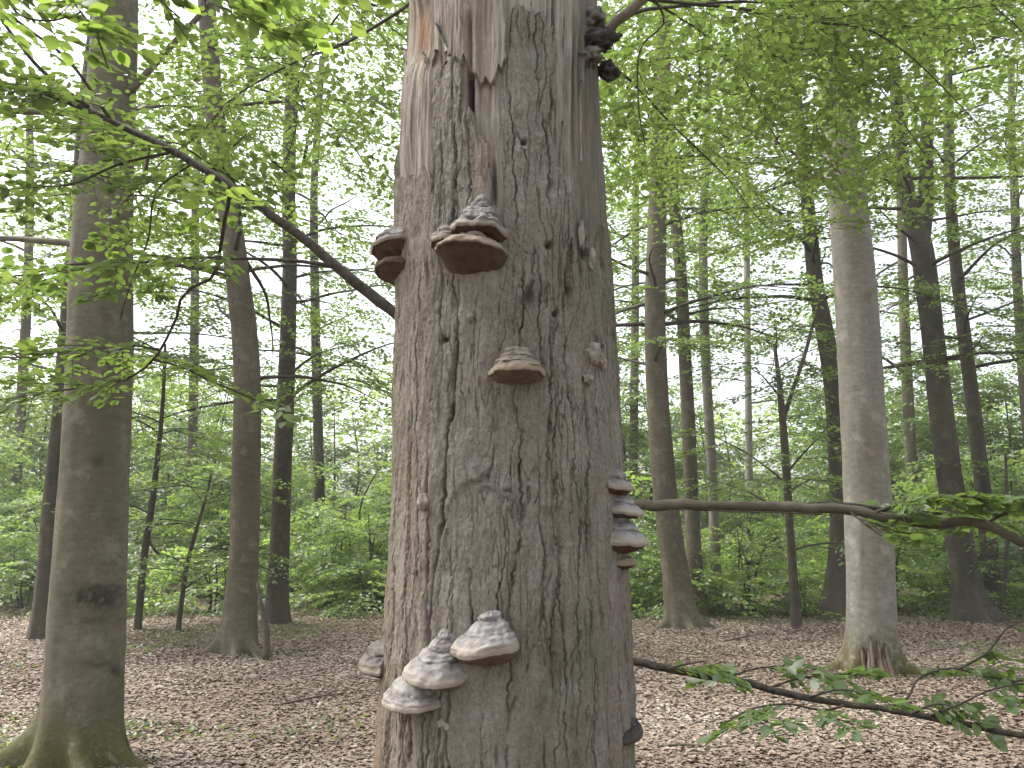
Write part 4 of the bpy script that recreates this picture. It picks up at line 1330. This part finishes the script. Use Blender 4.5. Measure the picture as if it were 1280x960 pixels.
# dead sticks
def stick(label, pts, r0, r1, name='fallen_stick', mat='brown', side=None):
    P = smooth_path(np.array(pts), 14)
    o = empty(name, P[0], label, 'stick')
    b = Bag(); b.tube(P, np.linspace(r0, r1, 14), 7, 0.15, int(abs(P[0, 0]) * 100))
    b.build('stick', M[mat], o, True, np.array(o.location))
    for sp in (side or []):
        b = Bag(); b.tube(smooth_path(np.array(sp), 8), np.linspace(r1, 0.004, 8), 5)
        b.build('twig', M[mat], o, True, np.array(o.location))
    return o


Yd = float(ground_at(332, 822)[1])
c = ground_at(333, 822)
stick('broken dead sapling stump leaning by the brown leaning beech', [(c[0], Yd, -0.03), at(333, 790, Yd), at(327, 760, Yd), at(322, 728, Yd)], 0.048, 0.02, 'dead_stump')
stick('pale bare stick propped against the shrubs behind the clearing', [ground_at(930, 762), at(925, 752, 15.2), at(916, 738, 15.6)], 0.022, 0.012, 'dead_stick', 'grey')
for lab, a_, b_ in [('short twig lying on the litter near the stout beech', (350, 882), (430, 868)), ('thin fallen twig lying on pale litter below the drooping branch', (835, 940), (900, 946)),
                    ('fallen twig lying near the brown curving beech', (905, 800), (965, 792)), ('grey fallen twig lying past the pale grey beech', (1150, 818), (1215, 806))]:
    A, B = ground_at(*a_), ground_at(*b_)
    mid_ = (A + B) / 2 + [0.0, 0.05, 0]
    for p in (A, B, mid_): p[2] = float(ground_h(p[0], p[1])) + 0.02
    stick(lab, [A, mid_, B], 0.011, 0.005)
# rotten wood in the split foot of the pale grey beech
tr = [o for o in bpy.data.objects if o.name.startswith('beech_tree') and 'rotten' in o.get('label', '')][0]
Yt = tr.location.y
gr_ = np.random.default_rng(5)
for q in range(9):
    az = -1.75 + (q - 4) * 0.13 + gr_.normal(0, 0.03)
    hgt = [0.20, 0.34, 0.28, 0.40, 0.22, 0.36, 0.30, 0.38, 0.18][q] * gr_.uniform(0.9, 1.1)
    d_ = np.array([math.cos(az), math.sin(az), 0]); s_ = np.array([-d_[1], d_[0], 0])
    V = []
    for f in np.linspace(0, 1, 7):
        rr_ = 0.315 + 0.10 * (1 - f) ** 2 + gr_.normal(0, 0.006)
        wd = 0.034 * (1 - 0.75 * f ** 3) * gr_.uniform(0.8, 1.15)
        c_ = np.array(tr.location) + d_ * rr_ + [0, 0, -0.04 + (hgt + 0.04) * f]
        V += [c_ - s_ * wd - d_ * 0.03, c_ - s_ * wd * 0.5 + d_ * gr_.uniform(0, 0.012), c_ + s_ * wd * 0.4 + d_ * gr_.uniform(0.004, 0.016), c_ + s_ * wd - d_ * 0.03]
    F = [(r * 4 + k_, r * 4 + (k_ + 1) % 4, r * 4 + 4 + (k_ + 1) % 4, r * 4 + 4 + k_) for r in range(6) for k_ in range(4)] + [(27, 26, 25, 24)]
    mesh_np('rotten_wood', np.array(V), [np.array(F)], M['redwood'], tr, False, origin=np.array(tr.location))

# ------------------------------------------------------------------ near branches: leaves built one by one
def near_leaf_mesh(k, mat):
    g = np.random.default_rng(800 + k)
    xs = [0.0, 0.10, 0.28, 0.50, 0.72, 0.90, 1.0]
    hw = [0.0, 0.17, 0.31, 0.345, 0.26, 0.11, 0.0]
    curl, fold = g.uniform(-0.22, 0.05), g.uniform(0.05, 0.22)
    V, F = [], []
    for x, w_ in zip(xs, hw):
        z = curl * x * x
        wv = 0.02 * math.sin(x * 25 + k)
        V += [(x, -w_, z + fold * w_ + wv), (x, 0, z), (x, w_, z + fold * w_ - wv)]
    for q in range(len(xs) - 1):
        a_ = q * 3
        for s_ in (0, 1):
            f = (a_ + s_, a_ + s_ + 3, a_ + s_ + 4, a_ + s_ + 1)
            F.append(f)
    # petiole
    n0 = len(V)
    V += [(-0.16, -0.010, 0.0), (-0.16, 0.010, 0.0), (0.02, 0.012, 0.004), (0.02, -0.012, 0.004)]
    F.append((n0, n0 + 1, n0 + 2, n0 + 3))
    me = bpy.data.meshes.new('leaf')
    me.from_pydata(V, [], F)
    me.materials.append(mat)
    for p in me.polygons: p.use_smooth = True
    return me


NEAR = {m: [near_leaf_mesh(k, M[m]) for k in range(6)] for m in ('leafn', 'leafb')}


def place_leaves(parent, Lf, mat, limit):
    """the leaves that show largest in the photograph as objects, the rest as one part"""
    org = np.array(parent.location)
    px, py = proj(Lf[:, :3])
    seen = (px > -40) & (px < 1320) & (py > -40) & (py < 1000)
    # leave out what hides right behind the dead trunk
    seen &= ~((px > 505) & (px < 750) & (Lf[:, 1] > TY))
    dist = np.linalg.norm(Lf[:, :3] - [0, 0, CAMH], axis=1)
    rank = np.where(seen, Lf[:, 9] / dist, -1)
    order = np.argsort(-rank)
    big = order[:limit]
    big = big[rank[big] > 0]
    D, N, W = leaf_axes(Lf)
    g = np.random.default_rng(len(Lf))
    for i in big:
        o = bpy.data.objects.new('leaf', NEAR[mat][int(g.integers(0, 6))])
        COL.objects.link(o)
        o.parent = parent
        s = float(Lf[i, 9])
        mt = Matrix.Identity(4)
        for r_ in range(3):
            mt[r_][0], mt[r_][1], mt[r_][2], mt[r_][3] = D[i, r_] * s, W[i, r_] * s, N[i, r_] * s, Lf[i, r_] - org[r_]
        o.matrix_local = mt
    rest = np.setdiff1d(np.arange(len(Lf)), big)
    if len(rest):
        leaf_mesh('foliage', Lf[rest], M['leaf'], parent, org, hi=True)


def branch(parent, pts, r0, r1, name='branch', k=8, n=30, mat='twig', rough=0.12, seed=0):
    """pts rows px, py, Y"""
    P = np.array([at(*p) for p in pts])
    Q = smooth_path(P, n)
    Q[1:-1] += np.random.default_rng(seed + len(pts)).normal(0, r1 * 0.16, Q[1:-1].shape)
    b = Bag(); b.tube(Q, np.linspace(r0, r1, n), k, rough, seed)
    o = b.build(name, M[mat], parent, True, np.array(parent.location))
    return o, Q


def twig_under(part, pts, r0, r1, seed=0):
    P = np.array([at(*p) for p in pts])
    b = Bag(); b.tube(smooth_path(P, 16), np.linspace(r0, r1, 16), 5, 0.1, seed)
    root_ = part.parent
    return b.build('twig', M['twig'], part, True, np.array(root_.location)), smooth_path(P, 16)


def dress(Q, g, places, lo=0.1, hi=1.0, gap=0.16, sc=0.6, spread=(0.3, 1.0), pitch=(-0.05, 0.15), both=True):
    seg = np.concatenate([[0], np.cumsum(np.linalg.norm(np.diff(Q, axis=0), axis=1))])
    s, sg = lo * seg[-1], 1
    while s < hi * seg[-1]:
        p = np.array([np.interp(s, seg, Q[:, c]) for c in range(3)])
        q = np.array([np.interp(s + 0.05, seg, Q[:, c]) for c in range(3)]) - np.array([np.interp(s - 0.05, seg, Q[:, c]) for c in range(3)])
        az = math.atan2(q[1], q[0]) + sg * g.uniform(*spread)
        places.append((*p, az, g.normal(*pitch), g.normal(0, 0.25), sc * g.uniform(0.6, 1.25)))
        sg = -sg
        s += gap * g.uniform(0.6, 1.4)


# a live beech hidden behind the dead trunk carries the long low branches on both sides
HY = 3.3
hb = empty('live_beech', (0.0, HY, 0.0), 'slim live beech hidden behind the dead trunk, its long thin branches reaching out both sides', 'tree', 'trees of the beech wood')
trunk_part(hb, [(0.0, HY, -0.05), (0.01, HY, 1.2), (-0.01, HY + 0.02, 2.6), (0.02, HY + 0.05, 4.2), (0.05, HY + 0.05, 6.0), (0.0, HY + 0.1, 8.5)], [0.125, 0.115, 0.105, 0.09, 0.07, 0.03], M['brown'], 24, 0.5, 5, 0.2, 55)
g = np.random.default_rng(333)
places, segs = [], []
bl, QL = branch(hb, [(638, 520, HY), (565, 452, HY), (497, 394, 3.28), (472, 375, 3.28), (430, 341, 3.28), (385, 303, 3.3), (330, 262, 3.3), (273, 222, 3.32), (215, 188, 3.36), (156, 160, 3.4), (117, 140, 3.42), (58, 117, 3.46), (8, 105, 3.5), (-60, 92, 3.55), (-140, 70, 3.6)], 0.027, 0.009, n=44, seed=3)
dress(QL, g, places, 0.38, 1.0, 0.15, 0.62)
t, Q = twig_under(bl, [(110, 134, 3.42), (66, 100, 3.40), (39, 74, 3.38), (0, 23, 3.36), (-40, -30, 3.34)], 0.012, 0.006); dress(Q, g, places, 0.1, 1, 0.16, 0.6)
t, Q = twig_under(bl, [(140, 152, 3.41), (88, 78, 3.3), (40, 40, 3.2), (8, 18, 3.1), (-40, 0, 3.0)], 0.009, 0.004); dress(Q, g, places, 0.1, 1, 0.14, 0.6)
t, Q = twig_under(bl, [(420, 333, 3.28), (370, 326, 3.35), (300, 323, 3.45), (240, 322, 3.55), (170, 328, 3.65), (90, 330, 3.75), (40, 342, 3.8), (-30, 350, 3.9)], 0.010, 0.004); dress(Q, g, places, 0.25, 1, 0.13, 0.62)
t, Q = twig_under(bl, [(290, 232, 3.32), (278, 290, 3.5), (272, 332, 3.6), (262, 350, 3.65), (229, 366, 3.7), (223, 392, 3.75), (206, 428, 3.8), (190, 452, 3.85), (160, 474, 3.9), (120, 482, 3.95), (60, 490, 4.0), (0, 500, 4.1)], 0.010, 0.004); dress(Q, g, places, 0.45, 1, 0.12, 0.65)
t, Q = twig_under(bl, [(200, 438, 3.8), (165, 432, 3.85), (130, 441, 3.9), (70, 446, 3.95), (10, 447, 4.0), (-40, 450, 4.0)], 0.007, 0.003); dress(Q, g, places, 0.15, 1, 0.11, 0.65)
t, Q = twig_under(bl, [(192, 450, 3.85), (225, 458, 3.8), (255, 472, 3.75), (292, 488, 3.7), (320, 500, 3.7)], 0.006, 0.003); dress(Q, g, places, 0.2, 1, 0.2, 0.5)
t, Q = twig_under(bl, [(215, 190, 3.36), (150, 205, 3.3), (90, 230, 3.3), (30, 235, 3.3), (-30, 250, 3.3)], 0.007, 0.003); dress(Q, g, places, 0.2, 1, 0.15, 0.6)
t, Q = twig_under(bl, [(240, 205, 3.34), (195, 240, 3.5), (185, 300, 3.6), (165, 350, 3.7), (150, 400, 3.75)], 0.006, 0.003); dress(Q, g, places, 0.2, 1, 0.2, 0.55)
nleft = len(places)
placesR = []
b1, Q1 = branch(hb, [(640, 640, HY), (700, 636, HY), (770, 632, 3.28), (806, 632, 3.26), (860, 631, 3.24), (920, 634, 3.22), (975, 634, 3.2), (1003, 635, 3.18), (1050, 637, 3.16), (1085, 641, 3.14), (1125, 650, 3.12), (1165, 655, 3.1), (1200, 652, 3.08), (1230, 655, 3.05), (1256, 666, 3.02), (1285, 680, 3.0), (1340, 700, 2.95)], 0.023, 0.017, n=50, mat='brown', seed=5)
t, Q = twig_under(b1, [(985, 633, 3.19), (1030, 630, 3.2), (1070, 632, 3.22), (1130, 640, 3.25), (1190, 642, 3.28), (1240, 644, 3.3), (1300, 640, 3.35)], 0.011, 0.005); dress(Q, g, placesR, 0.28, 1, 0.065, 0.46, (0.2, 1.2), (0.05, 0.1))
t, Q = twig_under(b1, [(1090, 642, 3.14), (1130, 628, 3.05), (1180, 620, 3.0), (1240, 624, 2.95), (1300, 625, 2.9)], 0.007, 0.004); dress(Q, g, placesR, 0.1, 1, 0.065, 0.46, (0.2, 1.2), (0.05, 0.1))
t, Q = twig_under(b1, [(1060, 638, 3.15), (1082, 655, 3.08), (1105, 672, 3.02)], 0.005, 0.003); dress(Q, g, placesR, 0.3, 1, 0.11, 0.4)
t, Q = twig_under(b1, [(1232, 656, 3.05), (1255, 642, 3.0), (1290, 640, 2.95)], 0.008, 0.005)
t, Q = twig_under(b1, [(860, 633, 3.24), (905, 639, 3.2), (960, 640, 3.15), (1040, 644, 3.1)], 0.004, 0.002)
b2, Q2 = branch(hb, [(640, 770, HY), (700, 798, HY), (770, 820, 3.2), (790, 826, 3.18), (830, 835, 3.15), (880, 845, 3.12), (930, 853, 3.1), (985, 867, 3.08), (1040, 877, 3.05), (1100, 886, 3.0), (1170, 898, 2.96), (1230, 910, 2.92), (1290, 922, 2.88), (1350, 935, 2.85)], 0.016, 0.009, n=46, seed=6)
for pts, lo, sc in [([(835, 836, 3.15), (850, 832, 3.05), (880, 826, 3.0)], 0.2, 0.4), ([(905, 849, 3.11), (935, 838, 3.2), (970, 832, 3.25)], 0.3, 0.4),
                    ([(960, 860, 3.1), (1000, 848, 3.25), (1060, 842, 3.3), (1110, 846, 3.35)], 0.35, 0.42),
                    ([(1060, 880, 3.03), (1030, 888, 2.9), (985, 880, 2.82), (940, 886, 2.75), (905, 905, 2.7)], 0.35, 0.45),
                    ([(1105, 887, 3.0), (1135, 872, 2.98), (1148, 848, 3.0), (1190, 835, 3.0), (1250, 850, 3.0), (1300, 850, 3.0)], 0.35, 0.45),
                    ([(1160, 896, 2.97), (1200, 880, 2.9), (1240, 862, 2.85), (1300, 850, 2.8)], 0.2, 0.42),
                    ([(1200, 836, 3.0), (1235, 815, 3.05), (1260, 785, 3.1), (1300, 770, 3.15)], 0.35, 0.45),
                    ([(1010, 872, 3.06), (1050, 862, 3.0), (1090, 870, 2.95)], 0.3, 0.36), ([(1140, 892, 2.97), (1170, 880, 2.9), (1200, 885, 2.85)], 0.3, 0.36)]:
    t, Q = twig_under(b2, pts, 0.005, 0.002)
    dress(Q, g, placesR, lo, 1, 0.13, sc, (0.2, 1.2), (0.0, 0.15))
b3, Q3 = branch(hb, [(638, 150, HY), (700, 92, HY), (752, 44, 3.25), (785, 15, 3.22), (812, -12, 3.2), (860, -60, 3.2), (930, -120, 3.2)], 0.030, 0.02, n=20, mat='brown', seed=8)
placesU = []
t, Q = twig_under(b3, [(765, 33, 3.24), (800, 14, 3.4), (850, 8, 3.6), (930, 2, 3.9), (1010, 10, 4.2)], 0.012, 0.005); clothe(Q, g, placesU, segs, 0.2, 0.5, 0.22, 0.2, 0.9)
t, Q = twig_under(b3, [(812, -12, 3.2), (830, 28, 3.4), (800, 62, 3.55), (798, 130, 3.6), (806, 180, 3.65)], 0.006, 0.003); dress(Q, g, placesU, 0.4, 1, 0.2, 0.6)
# upper limbs of the live beech spreading into the top of the view
for z0, az, el, L in [(4.1, 0.35, 0.12, 3.2), (4.5, 0.75, 0.10, 3.4), (4.6, -0.05, 0.05, 2.9), (5.1, 0.5, 0.2, 3.6), (4.1, 0.95, 0.05, 3.2), (4.2, 2.7, 0.10, 2.9), (4.5, 2.3, 0.12, 3.2), (5.0, 3.2, 0.12, 2.8), (5.4, 1.2, 0.2, 3.0), (5.6, 2.0, 0.2, 3.0), (4.5, 0.2, 0.08, 3.3), (4.9, 0.6, 0.05, 3.8)]:
    p = limb_path((0.01, HY + 0.05, z0), az, el, L, 0.5, g)
    p[2:] += np.cumsum(g.normal(0, 0.035, p[2:].shape), 0)
    b = Bag(); b.tube(smooth_path(p, 18), np.linspace(0.011, 0.003, 18), 6, 0.12); b.build('branch', M['twig'], hb, True, (0, HY, 0))
    clothe(p, g, placesU, segs, 0.3, 0.40, 0.30, 0.26, 0.95)
LA, s1 = stamp(places, SPR_LITE, 1001)
LB, s2 = stamp(placesR, SPR_LITE, 1002)
LU, s3 = stamp(placesU, SPR_UP, 1003)
seg_mesh('twigs', np.concatenate([s1, s2, s3, np.array(segs)]), 0.0022, 0.0010, M['twig'], hb, (0, HY, 0))
place_leaves(hb, LA, 'leafn', 150)
place_leaves(hb, LB, 'leafb', 155)
leaf_mesh('foliage', LU, M['leaf'], hb, (0, HY, 0), hi=True)

# a second live beech just outside the view hangs large leaves into the upper corner
ob = empty('overhanging_beech', (-2.7, 1.3, 0), 'beech at the near side whose leafy branch hangs large bright leaves over the view', 'tree', 'trees of the beech wood')
trunk_part(ob, [(-2.7, 1.3, -0.05), (-2.68, 1.3, 1.2), (-2.72, 1.32, 2.4), (-2.7, 1.35, 4.0), (-2.65, 1.4, 6.0)], [0.13, 0.12, 0.105, 0.085, 0.04], M['olive'], 24, 0.5, 5, 0.2, 57)
g = np.random.default_rng(334)
P = []
A0 = np.array([-2.68, 1.32, 2.75])
b = Bag()
Qm = smooth_path(np.array([A0, [-2.1, 1.6, 3.05], at(-10, -30, 1.95), at(80, -45, 2.0), at(180, -40, 2.05), at(290, -30, 2.1), at(390, -20, 2.2)]), 30)
b.tube(Qm, np.linspace(0.022, 0.004, 30), 8, 0.1); bo = b.build('branch', M['twig'], ob, True, np.array(ob.location))
Ps = []
dress(Qm, g, Ps, 0.50, 1.0, 0.10, 0.50, (0.2, 1.1), (-0.12, 0.15))
for pts in [[(60, -42, 1.98), (90, 0, 1.95), (118, 40, 1.92), (135, 85, 1.9)], [(170, -40, 2.04), (200, 0, 2.0), (225, 22, 1.98)], [(0, -30, 1.96), (20, 15, 1.9), (60, 26, 1.88), (100, 16, 1.86)],
            [(280, -30, 2.1), (310, 10, 2.1), (345, 45, 2.15)], [(240, -36, 2.07), (262, 0, 1.9), (290, 15, 1.85)]]:
    t, Q = twig_under(bo, pts, 0.004, 0.002)
    dress(Q, g, Ps, 0.1, 1.0, 0.085, 0.34, (0.3, 1.2), (-0.3, 0.2))
Lo, so_ = stamp(Ps, SPR_NEAR, 1004)
place_leaves(ob, Lo, 'leafn', 290)
seg_mesh('twigs', so_, 0.0018, 0.0008, M['twig'], ob, np.array(ob.location))

# ------------------------------------------------------------------ air of the wood
hm, hn, ho_ = new_mat('haze')
pv = nd(hn, 'ShaderNodeVolumePrincipled', {'Color': (0.95, 0.97, 0.95, 1), 'Density': 0.0016, 'Anisotropy': 0.2})
hn.links.new(pv.outputs[0], ho_.inputs['Volume'])
V = [(x, y, z) for x in (-60, 60) for y in (-12, 60) for z in (-1.5, 20)]
hz = mesh_np('haze', np.array(V), np.array([(0, 1, 3, 2), (4, 6, 7, 5), (0, 4, 5, 1), (2, 3, 7, 6), (0, 2, 6, 4), (1, 5, 7, 3)]), hm)
tag(hz, 'thin pale haze hanging in the air of the wood', 'haze', kind='stuff')
